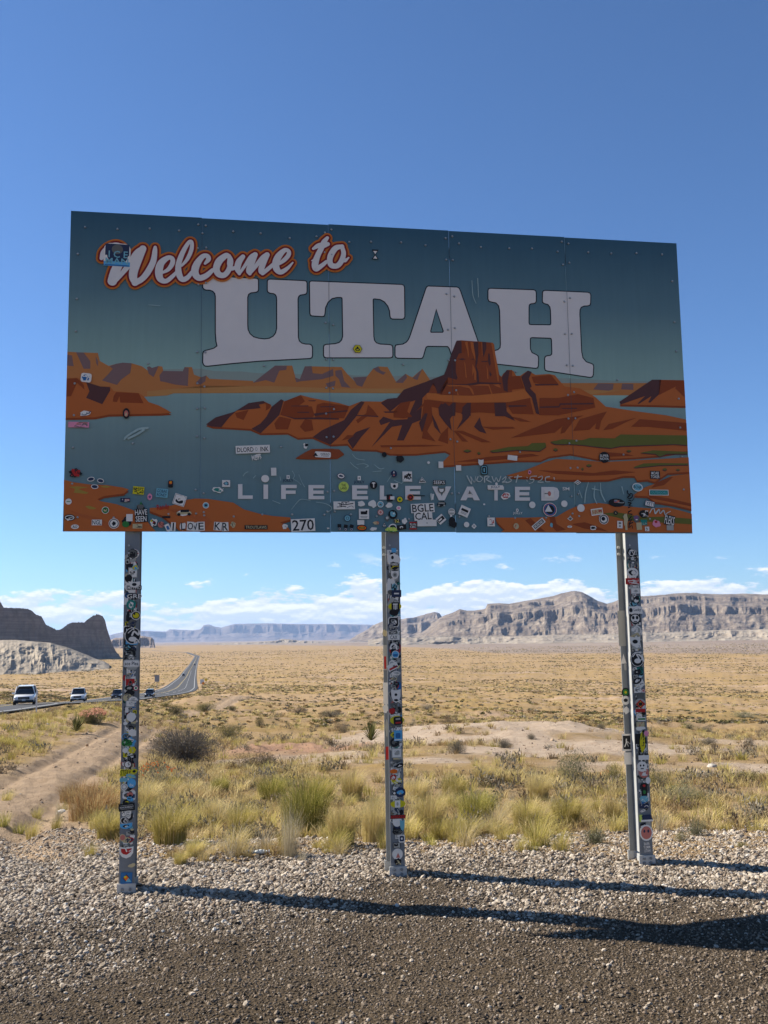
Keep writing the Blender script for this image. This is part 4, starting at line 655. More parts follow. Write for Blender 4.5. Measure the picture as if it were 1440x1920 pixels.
# clear dust runs below and small dents are left to the panel material
# --- three I-beam posts
FW, FD = .107, .20; YF = .03
rp = random.Random(11)
def post(u0, k):
    uc = u0+FW/2; px_, py_ = (B0+hv*uc+nv*.13)[:2]; g = Tz(px_, py_); z0, z1 = g+.01, V0+PH-.12
    mb = MB(); mb.box((uc, YF+.004, (z0+z1)/2+.03), (FW, .008, z1-z0-.06), galv); mb.box((uc, YF+FD-.004, (z0+z1)/2+.03), (FW, .008, z1-z0-.06), galv); mb.box((uc, YF+FD/2, (z0+z1)/2+.03), (.006, FD-.018, z1-z0-.06), galv2)
    p = mb.build('post', sign)
    b = MB(); hb = .075
    b.box((uc, YF-.008, g+hb/2-.012), (FW+.022, .012, hb+.02), galv2); b.box((uc, YF+FD+.008, g+hb/2-.012), (FW+.022, .012, hb+.02), galv2); b.box((uc, YF+FD/2, g+hb/2-.02), (.012, FD, hb), galv2)
    for sx in (-.026, .026):
        for sz in ((.035,) if k < 1 else (.02, .052)): b.cyl((uc+sx, YF-.0145, g+sz), (uc+sx, YF-.024, g+sz), .011, galv, 6)
    bo = b.build('base_plate', p)
    b = MB()
    for z in (V0-.10, V0-.155): 
        b.cyl((u0+.015, YF+FD-.008, z), (u0+.015, YF+FD-.028, z), .012, boltm, 6); b.cyl((u0+.03, YF-.001, z), (u0+.03, YF-.012, z), .008, boltm, 6)
    b.build('splice_bolt', p)
    # weathered mess of stickers
    H = V0-.04; dens = [.98, 1.0, .95][k]
    z = H-.10; y0 = YF-.002
    cols = 'w'*12+'g'*10+'k'*11+'d'*12+'s'*3+'r'+'y'+'b'+'c'+'t'+'n'+'B'+'P'
    # first a layer of torn paper and vinyl, then the newer ones above
    for layer in range(4):
        z = V0-.16
        while z > g+.22:
            t = (V0-z)/(V0-g); w = FW*rp.uniform(.22, .80); h = w*rp.uniform(.4, 1.15)
            keep = 1 if .06 < t < .74 else (.5 if t < .9 else .25)
            if rp.random() < keep*(.98, .95, .9, .8)[layer]:
                kind = rp.choice('rrrqqccbbbhu'); c = rp.choice(cols); uu = uc+rp.uniform(-1, 1)*(FW-w)/2*.95
                c2 = rp.choice('wkkgdwnwk'+('rybc' if rp.random() < .07 else '')); ex = []
                q = rp.random()
                if q < .35: ex = [('S', kind if kind != 'b' else 'c', c2, .84, .84, 0, 0), ('S', rp.choice('cbrq'), c, .5, .5, rp.uniform(-.1, .1), rp.uniform(-.1, .1)), ('K', c2, 3)]
                elif q < .75: ex = [('K', c2, rp.randint(4, 8)), ('S', rp.choice('cbt'), c2, .35, .35, rp.uniform(-.25, .25), rp.uniform(-.2, .2))]
                else: ex = [('S', 'b', c2, .7, .6, 0, 0), ('S', 'c', rp.choice('wkgw'), .3, .3, rp.uniform(-.15, .15), rp.uniform(-.1, .1)), ('K', c, 3)]
                sticker(uu, z, w, h, rp.choice((0, 0, rp.uniform(-30, 30), 90)), kind, c, y0-LAY*3.5*layer, p, ex, rp)
            z -= h*rp.uniform(.55, .95)*(.9 if layer < 2 else 1.2)
    def onpost(px, py, w, h, rot, kind, c1, *ex):
        u, v = pan(px, py, YF); kk = abs(pan(px+1, py, YF)[0]-u); u = min(max(u, u0+.004), u0+FW-.004)
        sticker(u, v, w*kk, h*kk, rot, kind, c1, y0-LAY*14, p, ex, rp)
    if k == 0:
        onpost(249,1192,30,32,0,'c','w',S_('c','k',.92,.92),S_('c','w',.5,.3,0,-.2),K_('w',5)); onpost(247,1244,30,14,-1,'q','w',S_('q','d',.95,.9),S_('q','w',.92,.84),T_('ace Plea','k',.85,.5)); onpost(252,1096,22,12,0,'u','w',S_('c','k',.4,.5)); onpost(252,1102,28,8,0,'r','k',T_('METHO','w',.9,.8)); onpost(252,1118,30,14,0,'b','k',T_('GRE','w',.9,.6)); onpost(255,1154,18,17,0,'c','w',S_('c','k',.85,.85),S_('c','y',.65,.6),S_('c','k',.2,.3,-.15,.2)); onpost(255,1290,10,10,0,'c','r',S_('c','w',.75,.75),S_('c','e',.4,.4)); onpost(250,1312,20,12,-5,'b','w',T_('JUST\nCORRIDA','k',.7,.5))
        onpost(236,1449,22,13,-4,'r','y',T_('STERY','k',.9,.8)); onpost(252,1446,14,12,6,'b','y',S_('b','k',.5,.5)); onpost(248,1406,15,14,0,'h','y',K_('s',2)); onpost(238,1393,20,14,0,'c','e',K_('k',4),K_('w',2)); onpost(235,1407,13,11,0,'b','w'); onpost(240,1433,14,14,0,'c','k',S_('c','w',.82,.82),K_('d',2)); onpost(245,1455,22,10,-10,'b','c',K_('y',4)); onpost(247,1468,16,18,0,'c','B',T_('fix','w',.5,.3,0,-.2)); onpost(232,1462,15,7,0,'r','c'); onpost(238,1513,30,14,4,'r','k',T_('KNICKARDLY','w',.85,.22),S_('r','g',.8,.05,0,.25),S_('r','g',.8,.05,0,-.25)); onpost(233,1475,13,13,0,'c','w',S_('c','g',.8,.8),S_('c','w',.5,.5)); onpost(244,1489,12,8,0,'c','P',S_('b','k',.6,.6,0,-.3))
        onpost(237,1598,27,22,0,'u','w',S_('u','r',.75,.55,0,.08),K_('w',4)); onpost(237,1646,22,21,-3,'r','b',S_('d','k',.6,.7,0,0),S_('d','o',.45,.5,0,0),S_('t','c',.5,.35,.2,-.15),S_('c','y',.2,.2,-.1,.1)); onpost(230,1570,12,13,0,'c','s',S_('c','P',.8,.8)); onpost(248,1559,11,10,0,'b','k',S_('c','s',.6,.4,0,.4)); onpost(248,1622,16,8,10,'b','s')
    if k == 1:
        onpost(740,1137,25,14,0,'c','y'); onpost(741,1138,15,17,0,'r','k',S_('r','w',.6,.12,0,.3),S_('r','w',.1,.5,-.18,0),S_('r','w',.1,.6,0,0),S_('r','w',.1,.5,.18,0)); onpost(738,1032,9,8,0,'r','B'); onpost(738,1050,25,22,0,'c','w',S_('b','k',.7,.3,0,-.3),S_('c','k',.2,.3,-.1,.2)); onpost(739,1058,15,6,0,'r','k',T_('NIMBS','w',.9,.8)); onpost(740,1078,15,16,0,'u','w',S_('c','g',.6,.6),S_('c','d',.3,.3)); onpost(743,1113,18,13,0,'r','n',S_('r','w',.5,.2)); onpost(741,1227,14,14,0,'c','w',S_('c','B',.85,.85),S_('r','b',.6,.3,0,-.1)); onpost(738,1195,22,10,0,'r','w',T_('CAX','k',.6,.7)); onpost(736,1250,20,12,25,'r','w',S_('r','r',.8,.3,0,-.2),K_('k',2)); onpost(742,1305,18,25,0,'u','w',S_('c','k',.3,.2,0,.1),S_('b','k',.5,.2,0,-.3))
        onpost(744,1350,26,16,0,'c','y'); onpost(746,1351,17,15,4,'q','k',S_('r','r',.6,.2,0,-.25),S_('r','g',.5,.2,0,.2)); onpost(746,1379,15,19,0,'r','B',S_('q','b',.6,.5),S_('r','w',.9,.1,0,-.4)); onpost(738,1446,14,8,0,'c','o'); onpost(749,1435,15,8,14,'c','k',S_('t','w',.6,.4)); onpost(746,1507,28,14,0,'c','y'); onpost(745,1507,10,13,0,'r','w',S_('c','g',.4,.5)); onpost(746,1531,28,7,0,'r','k',S_('r','r',.96,.75),T_('NORTH','k',.8,.4)); onpost(750,1485,20,18,0,'c','n',S_('b','B',.7,.5),S_('t','s',.3,.2,0,-.1)); onpost(739,1487,9,9,0,'b','k',S_('c','w',.5,.5)); onpost(745,1601,20,20,0,'c','w',S_('t','P',.4,.45,.05,-.1)); onpost(745,1615,15,13,0,'b','k',K_('s',3)); onpost(753,1572,12,14,0,'q','w',S_('q','n',.7,.7),S_('c','w',.3,.3)); onpost(735,1333,12,12,0,'b','r'); onpost(754,1547,9,20,0,'u','c')
    if k == 2:
        onpost(1185,1074,22,18,0,'c','w',S_('b','k',.7,.6),S_('c','w',.4,.4,.1,0)); onpost(1185,1090,26,11,0,'r','r',K_('w',6)); onpost(1190,1144,27,13,0,'r','w',S_('c','k',.25,.6,-.3,0),T_('Lucky','k',.5,.5,.15,0)); onpost(1190,1160,20,18,0,'c','k',S_('c','w',.8,.8),S_('c','k',.25,.35,-.18,.1),S_('c','k',.25,.35,.18,.1),S_('r','k',.3,.1,0,-.3)); onpost(1194,1236,27,29,0,'c','k',S_('c','w',.9,.9),S_('c','k',.83,.83),S_('c','w',.45,.3,.02,-.1),K_('w',4)); onpost(1190,1203,20,18,0,'u','w',S_('c','k',.5,.4)); onpost(1200,1320,18,16,0,'d','r',S_('d','y',.5,.6),S_('c','k',.4,.4)); onpost(1200,1332,18,6,0,'r','r'); onpost(1202,1348,15,7,0,'r','w',S_('r','e',.9,.4)); onpost(1200,1358,15,8,0,'r','s',K_('r',3)); onpost(1204,1388,11,44,-3,'b','y',K_('k',6)); onpost(1211,1375,9,10,0,'c','p'); onpost(1206,1420,20,8,0,'r','w')
        onpost(1203,1437,19,18,0,'c','w',S_('c','k',.16,.2,-.15,.1),S_('c','k',.16,.2,.15,.1),S_('r','k',.3,.1,0,-.2)); onpost(1214,1463,9,12,0,'c','w'); onpost(1207,1480,11,22,0,'r','k',S_('c','r',.5,.2,0,.3),S_('c','e',.5,.3,0,-.2)); onpost(1212,1533,25,16,0,'b','n',S_('r','w',.9,.2,0,-.3)); onpost(1203,1534,9,12,0,'r','l'); onpost(1211,1561,25,28,0,'c','w',S_('c','P',.8,.8),S_('c','n',.14,.2,-.15,.1),S_('c','n',.14,.2,.15,.1)); onpost(1212,1588,13,20,3,'r','-',T_('BABA\nYUMM\nUTAH','w',.95,.85)); onpost(1207,1511,18,8,0,'r','n',K_('w',3)); onpost(1207,1497,16,12,0,'c','c',K_('w',3))
        def onrear(px, py, w, h, rot, kind, c1, *ex):
            u, v = pan(px, py, YF+FD-.008); kk = abs(pan(px+1, py, YF+FD)[0]-u); sticker(u, v, w*kk, h*kk, rot, kind, c1, YF+FD-.0095, p, ex, rp)
        onrear(1166,1178,8,36,0,'r','g'); onrear(1173,1298,9,9,0,'c','k',S_('c','e',.7,.7),S_('c','y',.3,.3)); onrear(1173,1313,9,9,0,'c','w',S_('c','k',.5,.4)); onrear(1174,1332,8,8,0,'b','w'); onrear(1175,1392,10,17,0,'r','w',S_('r','k',.8,.8),K_('w',3)); onrear(1178,1422,9,12,0,'r','w'); onrear(1169,1235,6,10,0,'t','w'); onrear(1172,1250,4,8,0,'b','g')
    if k == 1:
        def onrear(px, py, w, h, rot, kind, c1, *ex):
            u, v = pan(px, py, YF+FD-.008); kk = abs(pan(px+1, py, YF+FD)[0]-u); sticker(u, v, w*kk, h*kk, rot, kind, c1, YF+FD-.0095, p, ex, rp)
        onrear(722,1233,5,35,0,'r','g',S_('r','r',.6,.5,0,-.2)); onrear(722,1187,8,10,0,'b','s'); onrear(723,1300,7,30,0,'r','w'); onrear(723,1328,9,14,0,'b','w'); onrear(725,1365,5,30,0,'b','g'); onrear(726,1412,4,18,0,'r','r')
    return p
for k, u0 in enumerate((.43715, 2.37889, 4.31919)): post(u0, k)
# ------------------------------------------------------------------ buttes and mesas: real relief at real distance
def rock_mat(name, lo, hi, band, zs=.02, rough_scale=.03):
    m = bpy.data.materials.new(name); m.use_nodes = True; nt = m.node_tree; N = nt.nodes.new; L = nt.links.new; p = nt.nodes['Principled BSDF']
    p.inputs['Roughness'].default_value = .95; p.inputs['Specular IOR Level'].default_value = .1
    g = N('ShaderNodeNewGeometry'); mp = N('ShaderNodeMapping'); mp.inputs['Scale'].default_value = (rough_scale*.12, rough_scale*.12, zs*8); L(g.outputs['Position'], mp.inputs[0])
    n = N('ShaderNodeTexNoise'); n.inputs['Scale'].default_value = 1; n.inputs['Detail'].default_value = 7; n.inputs['Roughness'].default_value = .65; L(mp.outputs[0], n.inputs['Vector'])
    n2 = N('ShaderNodeTexNoise'); n2.inputs['Scale'].default_value = rough_scale; n2.inputs['Detail'].default_value = 8; n2.inputs['Roughness'].default_value = .7; L(g.outputs['Position'], n2.inputs['Vector'])
    r = N('ShaderNodeMapRange'); L(n.outputs[0], r.inputs[0]); r.inputs[1].default_value = .38; r.inputs[2].default_value = .62
    a = N('ShaderNodeMix'); a.data_type = 'RGBA'; L(r.outputs[0], a.inputs['Factor']); a.inputs['A'].default_value = tuple(KA*c for c in lo)+(1,); a.inputs['B'].default_value = tuple(KA*c for c in hi)+(1,)
    r2 = N('ShaderNodeMapRange'); L(n2.outputs[0], r2.inputs[0]); r2.inputs[1].default_value = .45; r2.inputs[2].default_value = .68
    b = N('ShaderNodeMix'); b.data_type = 'RGBA'; L(r2.outputs[0], b.inputs['Factor']); L(a.outputs['Result'], b.inputs['A']); b.inputs['B'].default_value = tuple(KA*c for c in band)+(1,)
    L(b.outputs['Result'], p.inputs['Base Color']); return m
def massif(name, sky, dist, zb, run, m, nu=400, prof_=((0, 0), (.45, .42), (.5, .66), (.78, .74), (.84, .95), (1, 1)), gully=.5, plan=.25, back=1.2, seed=1, rough=.02, gsc=1.0, crest_n=.006):
    """sky: photo points of the skyline; dist: horizontal distance (number or list); run: width of the slope toward the viewer"""
    px = np.array([s[0] for s in sky], float); py = np.array([s[1] for s in sky], float)
    xs = np.linspace(px[0], px[-1], nu); ys = np.interp(xs, px, py); dd = np.full(nu, float(dist)) if np.isscalar(dist) else np.interp(xs, [d[0] for d in dist], [d[1] for d in dist])
    P = []
    for x, y, d in zip(xs, ys, dd):
        r = pxray(x, y); h = math.hypot(r.x, r.y); t = d/h; P.append((r.x*t, r.y*t, EYE+r.z*t, r.x/h, r.y/h))
    P = np.array(P); s = np.concatenate([[0], np.cumsum(np.hypot(np.diff(P[:, 0]), np.diff(P[:, 1])))])
    # v rows: front base .. crest .. plateau .. back foot
    pv = np.array([p[0] for p in prof_]); ph = np.array([p[1] for p in prof_]); nf = 90
    v = np.concatenate([np.linspace(0, 1, nf), 1+np.linspace(.05, 1, 12)*back])
    S, V = np.meshgrid(s, v); H = P[:, 2]-zb
    Hm = np.maximum(H, 1.0)[None, :]+0*V
    wob = (fbm(S/(run*.5), V*0+seed, 4, seed)-.5)*.10
    Vf = np.clip(V+wob*np.sin(np.pi*np.clip(V, 0, 1)), 0, None)
    hf = np.interp(np.clip(Vf, 0, 1), pv, ph)
    g1 = ridge(S/(run*.30*gsc)+seed, V*.9+seed*3.1, 4, seed+5)-.5; g2 = fbm(S/(run*.10*gsc), V*5, 5, seed+9)-.5
    w = np.sin(np.pi*np.clip(V, 0, 1))**.7
    # plan-view displacement: buttresses and alcoves
    pl = (fbm(S/(run*1.1*gsc), S*0+seed*1.7, 4, seed+2)-.5)*2*plan*run*(.25+.75*np.clip(1-V, 0, 1))+g1*gully*run*.42*w+g2*run*.12*w
    depth = np.where(V <= 1, -(1-V)*run, (V-1)*run)-pl
    Z = np.where(V <= 1, zb+Hm*hf, zb+Hm*np.clip(1-(np.clip(V-1, 0, None)/back)**2.5, 0, 1))
    Z = Z+np.where(V < 1, Hm*(g1*.16+g2*.12)*gully*w*np.clip(Hm/np.max(H)*1.5, 0, 1), 0)
    Z = Z+(V >= .97)*(V < 1.15)*(fbm(S/(run*.035), S*0+.5, 4, seed+31)-.5)*np.max(H)*crest_n*4
    Z = np.where(V <= 0.001, zb-6, Z); Z = np.where(V >= 1+back-.001, zb-6, Z)
    # taper at both ends
    X = P[:, 0][None, :]+P[:, 3][None, :]*depth; Y = P[:, 1][None, :]+P[:, 4][None, :]*depth
    nv_, nu_ = X.shape; co = np.stack([X, Y, Z], -1).reshape(-1, 3); i = np.arange(nv_-1)[:, None]*nu_+np.arange(nu_-1)[None, :]
    q = np.stack([i, i+1, i+nu_+1, i+nu_], -1).reshape(-1, 4)
    me = bpy.data.meshes.new(name); me.from_pydata(co.tolist(), [], q.tolist()); me.materials.append(m)
    if rough < .5: me.polygons.foreach_set('use_smooth', [False]*len(q))
    o = bpy.data.objects.new(name, me); C.objects.link(o); tag(o, kind='structure'); return o
rk_pur = rock_mat('mesa_rock', (.135, .105, .085), (.26, .205, .155), (.43, .35, .26), .06, .014)
rk_but = rock_mat('dark_sandstone', (.30, .225, .175), (.42, .33, .26), (.22, .17, .135), .05, .06)
rk_pale = rock_mat('pale_sandstone', (.46, .385, .29), (.58, .49, .37), (.36, .30, .23), .12, .08)
rk_bad = rock_mat('badland_clay', (.40, .33, .25), (.50, .43, .33), (.30, .24, .18), .06, .03)
rk_far = rock_mat('far_rock', (.13, .10, .095), (.24, .18, .15), (.32, .26, .21), .006, .0025)
ZB = float(PZ[-1])
massif('distant_mesa', [(-300,1192),(-200,1188),(60,1192),(180,1196),(205,1191),(235,1184),(262,1183),(290,1184),(312,1184),(318,1180),(345,1181),(362,1182),(376,1180),(382,1172),(392,1171),(402,1175),(415,1177),(440,1170),(500,1169),(560,1170),(640,1170),(690,1171),(740,1174),(800,1178),(900,1184),(1100,1186)], 24000, ZB-20, 2600, rk_far, 420, ((0,0),(.3,.22),(.55,.5),(.62,.9),(.66,.92),(1,1)), .8, .6, 1.5, 4, crest_n=.004)
massif('near_ridge', [(655,1200),(670,1190),(690,1180),(700,1172),(712,1168),(722,1164),(738,1163),(755,1162),(775,1158),(800,1151),(815,1148),(824,1151),(830,1160),(880,1168),(1000,1180),(1060,1190)], 8500, ZB-5, 1500, rk_pur, 260, ((0,0),(.4,.36),(.46,.62),(.7,.72),(.76,.93),(1,1)), .9, .3, 1.2, 8)
massif('mesa', [(768,1197),(784,1190),(800,1180),(812,1168),(824,1158),(835,1153),(850,1148),(862,1142),(875,1145),(890,1145),(910,1141),(914,1132),(935,1131),(955,1132),(975,1128),(1000,1124),(1015,1121),(1040,1116),(1052,1112),(1070,1108),(1078,1107),(1090,1109),(1105,1117),(1120,1126),(1138,1132),(1150,1129),(1160,1125),(1175,1121),(1190,1118),(1200,1118),(1230,1117),(1270,1113),(1305,1112),(1315,1114),(1350,1115),(1400,1114),(1440,1115),(1500,1113),(1560,1116),(1640,1122),(1760,1150),(1900,1185)], [(768,5600),(1000,5600),(1100,5400),(1300,5900),(1900,6000)], ZB-3, 1350, rk_pur, 900, ((0,0),(.25,.13),(.56,.50),(.585,.64),(.68,.70),(.80,.80),(.82,.88),(1,1)), .46, .34, 1.3, 3, gsc=.7, crest_n=.004)
massif('badland_cliff', [(690,1200),(720,1196),(760,1196),(800,1195),(850,1194),(905,1196),(912,1192),(960,1193),(1000,1192),(1060,1190),(1120,1190),(1180,1188),(1205,1184),(1225,1187),(1280,1185),(1350,1181),(1400,1181),(1440,1179),(1500,1178),(1700,1180),(1800,1188)], 3900, ZB-2, 260, rk_bad, 600, ((0,0),(.35,.3),(.6,.7),(.75,.92),(1,1)), .75, 1.2, .8, 12, gsc=1.3, crest_n=.10)
massif('badland_cliff', [(400,1206),(470,1204),(520,1201),(528,1198),(545,1199),(560,1201),(600,1203),(680,1204),(700,1205)], 6500, ZB-2, 300, rk_bad, 160, ((0,0),(.35,.3),(.5,.8),(1,1)), 1.0, .8, .8, 15)
massif('butte', [(-420,1120),(-300,1098),(-200,1085),(-120,1100),(-60,1112),(-20,1122),(0,1128),(4,1134),(7,1139),(20,1140),(35,1140),(52,1142),(60,1145),(68,1153),(78,1156),(82,1163),(86,1171),(98,1177),(108,1182),(118,1178),(128,1170),(136,1167),(158,1167),(166,1160),(175,1154),(186,1152),(193,1156),(197,1163),(200,1176),(204,1190),(210,1207),(217,1221),(225,1231),(230,1236)], [(-420,1500),(60,1690),(110,1740),(230,1900)], ZB-2, 27, rk_but, 520, ((0,0),(.5,.22),(.68,.45),(.8,.72),(.9,.92),(1,1)), .12, .5, 3.0, 21, gsc=1.6, crest_n=.012)
massif('small_butte', [(186,1214),(196,1206),(208,1200),(216,1196),(224,1196),(236,1194),(250,1193),(262,1194),(266,1192),(284,1195),(289,1200),(291,1213)], 4600, ZB-2, 130, rk_but, 140, ((0,0),(.3,.25),(.45,.85),(1,1)), .5, .3, .8, 23)
massif('pale_knoll', [(-400,1225),(-250,1200),(-120,1196),(-40,1198),(0,1200),(30,1200),(55,1202),(80,1204),(95,1205),(110,1209),(125,1213),(145,1221),(165,1229),(180,1236),(196,1241),(205,1247)], [(-400,1020),(60,1080),(205,1160)], ZB+1, 150, rk_pale, 420, ((0,0),(.18,.22),(.45,.52),(.75,.82),(1,1)), .65, .5, .8, 29, gsc=.8, crest_n=.004)

# ------------------------------------------------------------------ foliage meshes
def leaf_mat(name, a, b, trans=.35, rough=.7):
    m = bpy.data.materials.new(name); m.use_nodes = True; nt = m.node_tree; N = nt.nodes.new; L = nt.links.new; nt.nodes.remove(nt.nodes['Principled BSDF'])
    oi = N('ShaderNodeObjectInfo'); tc = N('ShaderNodeNewGeometry'); n = N('ShaderNodeTexNoise'); n.inputs['Scale'].default_value = 2.2; n.inputs['Detail'].default_value = 4; L(tc.outputs['Position'], n.inputs['Vector'])
    ad = N('ShaderNodeMath'); ad.operation = 'MULTIPLY_ADD'; L(oi.outputs['Random'], ad.inputs[0]); ad.inputs[1].default_value = .55; sb = N('ShaderNodeMath'); sb.operation = 'MULTIPLY_ADD'; L(n.outputs[0], sb.inputs[0]); sb.inputs[1].default_value = 1.4; sb.inputs[2].default_value = -.48; L(sb.outputs[0], ad.inputs[2])
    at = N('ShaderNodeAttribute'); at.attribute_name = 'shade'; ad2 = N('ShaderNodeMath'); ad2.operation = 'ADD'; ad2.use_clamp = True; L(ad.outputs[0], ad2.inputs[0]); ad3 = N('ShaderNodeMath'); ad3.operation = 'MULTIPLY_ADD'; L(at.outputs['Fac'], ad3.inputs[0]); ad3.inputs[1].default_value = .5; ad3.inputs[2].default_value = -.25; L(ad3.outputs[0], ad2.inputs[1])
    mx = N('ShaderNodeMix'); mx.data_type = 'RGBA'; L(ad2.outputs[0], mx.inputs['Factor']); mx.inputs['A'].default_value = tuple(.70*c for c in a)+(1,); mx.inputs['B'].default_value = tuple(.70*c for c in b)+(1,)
    d = N('ShaderNodeBsdfDiffuse'); t = N('ShaderNodeBsdfTranslucent'); ms = N('ShaderNodeMixShader'); ms.inputs[0].default_value = trans
    L(mx.outputs['Result'], d.inputs[0]); L(mx.outputs['Result'], t.inputs[0]); L(d.outputs[0], ms.inputs[1]); L(t.outputs[0], ms.inputs[2]); L(ms.outputs[0], nt.nodes['Material Output'].inputs[0]); return m
G_straw = leaf_mat('straw_grass', (.50, .37, .14), (.86, .70, .36)); G_gold = leaf_mat('yellow_green_grass', (.34, .28, .06), (.84, .70, .24)); G_green = leaf_mat('green_grass', (.18, .18, .035), (.52, .47, .12)); G_brown = leaf_mat('brown_grass', (.27, .18, .085), (.50, .35, .17)); G_rust = leaf_mat('rusty_straw', (.34, .19, .08), (.66, .42, .20)); G_pale = leaf_mat('bleached_grass', (.46, .38, .24), (.66, .57, .40))
S_sage = leaf_mat('grey_sage', (.15, .135, .095), (.36, .31, .23), .15); S_dark = leaf_mat('dark_scrub', (.08, .078, .036), (.22, .195, .09), .15); S_olive = leaf_mat('olive_scrub', (.16, .15, .05), (.38, .33, .13), .2); S_brown = leaf_mat('brown_scrub', (.18, .13, .08), (.38, .29, .19), .15); S_twig = leaf_mat('grey_twig', (.15, .13, .105), (.33, .29, .24), .05)
F_co = leaf_mat('coral_petal', (.50, .20, .12), (.70, .38, .26), .3); F_or = leaf_mat('orange_petal', (.62, .14, .03), (.80, .26, .08), .3); S_red = leaf_mat('rusty_scrub', (.34, .12, .05), (.52, .24, .12), .2); S_mist = leaf_mat('grey_green_scrub', (.18, .185, .09), (.38, .36, .21), .2); S_yuc = leaf_mat('yucca_leaf', (.07, .085, .025), (.24, .23, .09), .2)
def mesh_np(name, V, F, mats, mi=None, shade=None):
    me = bpy.data.meshes.new(name); me.from_pydata(V, [], F)
    for m in mats: me.materials.append(m)
    if mi is not None: me.polygons.foreach_set('material_index', mi)
    if shade is not None:
        a = me.attributes.new('shade', 'FLOAT', 'POINT'); a.data.foreach_set('value', shade)
    me.update(); return me
def tuft_mesh(name, m, n, h, spread, base=.10, w=.006, lean=(0, 0), curl=.5, seed=0, seg=3, m2=None):
    r = random.Random(seed); V = []; F = []; S = []; MI = []
    for i in range(n):
        a = r.uniform(0, 2*math.pi); rb = base*math.sqrt(r.random()); hh = h*r.choice((r.uniform(.35, .8), r.uniform(.7, 1.0), r.uniform(.85, 1.2)))*(1-.2*rb/base); out = spread*r.uniform(.15, 1)*hh; da = a+r.uniform(-.6, .6)
        dx, dy = math.cos(da)*out+lean[0]*hh, math.sin(da)*out+lean[1]*hh; ww = w*r.uniform(.6, 1.3); px_, py_ = math.cos(a+1.57+r.uniform(-.8, .8)), math.sin(a+1.57+r.uniform(-.8, .8)); b = len(V); sh = r.random()
        for k in range(seg+1):
            t = k/seg; bend = t**(1+curl*2); z = hh*(t-.28*curl*t**3*min(1.5, out/hh*1.5)); x = rb*math.cos(a)+dx*bend; y = rb*math.sin(a)+dy*bend; q = ww*(1-t)**.7/2
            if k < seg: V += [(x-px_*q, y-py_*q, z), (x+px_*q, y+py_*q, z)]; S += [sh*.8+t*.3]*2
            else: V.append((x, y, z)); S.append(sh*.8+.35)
        for k in range(seg-1): F.append((b+2*k, b+2*k+1, b+2*k+3, b+2*k+2)); MI.append(1 if (m2 and sh > .75) else 0)
        F.append((b+2*seg-2, b+2*seg-1, b+2*seg)); MI.append(1 if (m2 and sh > .75) else 0)
    return mesh_np(name, V, F, [m]+([m2] if m2 else []), MI, S)
def shrub_mesh(name, m, twig, n, rx, rz, leaf=.02, seed=0, flowers=None, fl_n=0, open_=.25, flat=1.0):
    r = random.Random(seed); V = []; F = []; MI = []; S = []
    lob = [(r.uniform(-.55, .55), r.uniform(-.55, .55), r.uniform(.25, .6), r.uniform(.35, .6)) for _ in range(9)]
    for i in range(max(24, n//45)):                      # stems
        a = r.uniform(0, 6.283); el = r.uniform(.25, 1.3); L_ = r.uniform(.7, 1.02); P = []
        for k in range(4):
            t = k/3; P.append((math.cos(a)*math.cos(el)*rx*L_*t+r.uniform(-.03, .03)*rx, math.sin(a)*math.cos(el)*rx*L_*t+r.uniform(-.03, .03)*rx, math.sin(el)*rz*L_*t**.9))
        b = len(V); w = rx*.012
        for k, p in enumerate(P): q = w*(1-k/4); V += [(p[0]-q, p[1]+q*.5, p[2]), (p[0]+q, p[1]-q*.5, p[2])]; S += [.5]*2
        for k in range(3): F.append((b+2*k, b+2*k+1, b+2*k+3, b+2*k+2)); MI.append(1)
    for i in range(n):
        l = lob[i % 9] if r.random() > .3 else (0, 0, .35, .75)
        while True:
            x, y, z = r.uniform(-1, 1), r.uniform(-1, 1), r.uniform(-1, 1); q = x*x+y*y+z*z
            if q < 1 and q > .18*r.random(): break
        x = (l[0]+x*l[3])*rx; y = (l[1]+y*l[3])*rx; z = (l[2]+z*l[3])*rz
        if z < 0: z = -z*.5
        a = r.uniform(0, 6.283); el = r.uniform(.1, 1.4); s = leaf*r.uniform(.6, 1.5); dx, dy, dz = math.cos(a)*math.cos(el)*s, math.sin(a)*math.cos(el)*s, math.sin(el)*s*1.3
        b2 = r.uniform(0, 6.283); wx, wy = math.cos(b2)*s*open_, math.sin(b2)*s*open_; b = len(V)
        V += [(x-wx, y-wy, z), (x+wx, y+wy, z), (x+dx, y+dy, z+dz)]; F.append((b, b+1, b+2)); MI.append(0); S += [r.random()]*3
    if flowers:
        for i in range(fl_n):
            a = r.uniform(0, 6.283); rr_ = rx*math.sqrt(r.random())*.95; x, y = rr_*math.cos(a), rr_*math.sin(a); z = rz*(1.0-.35*(rr_/rx)**2)*r.uniform(.75, 1.12); s = leaf*.9
            b = len(V)
            for k in range(5): V.append((x+s*math.cos(k*1.257), y+s*.7*math.sin(k*1.257), z+s*.8*math.sin(k*1.257+.7)))
            S += [r.random()]*5; F.append((b, b+1, b+2, b+3, b+4)); MI.append(2)
    return mesh_np(name, V, F, [m, twig]+([flowers] if flowers else []), MI, S)
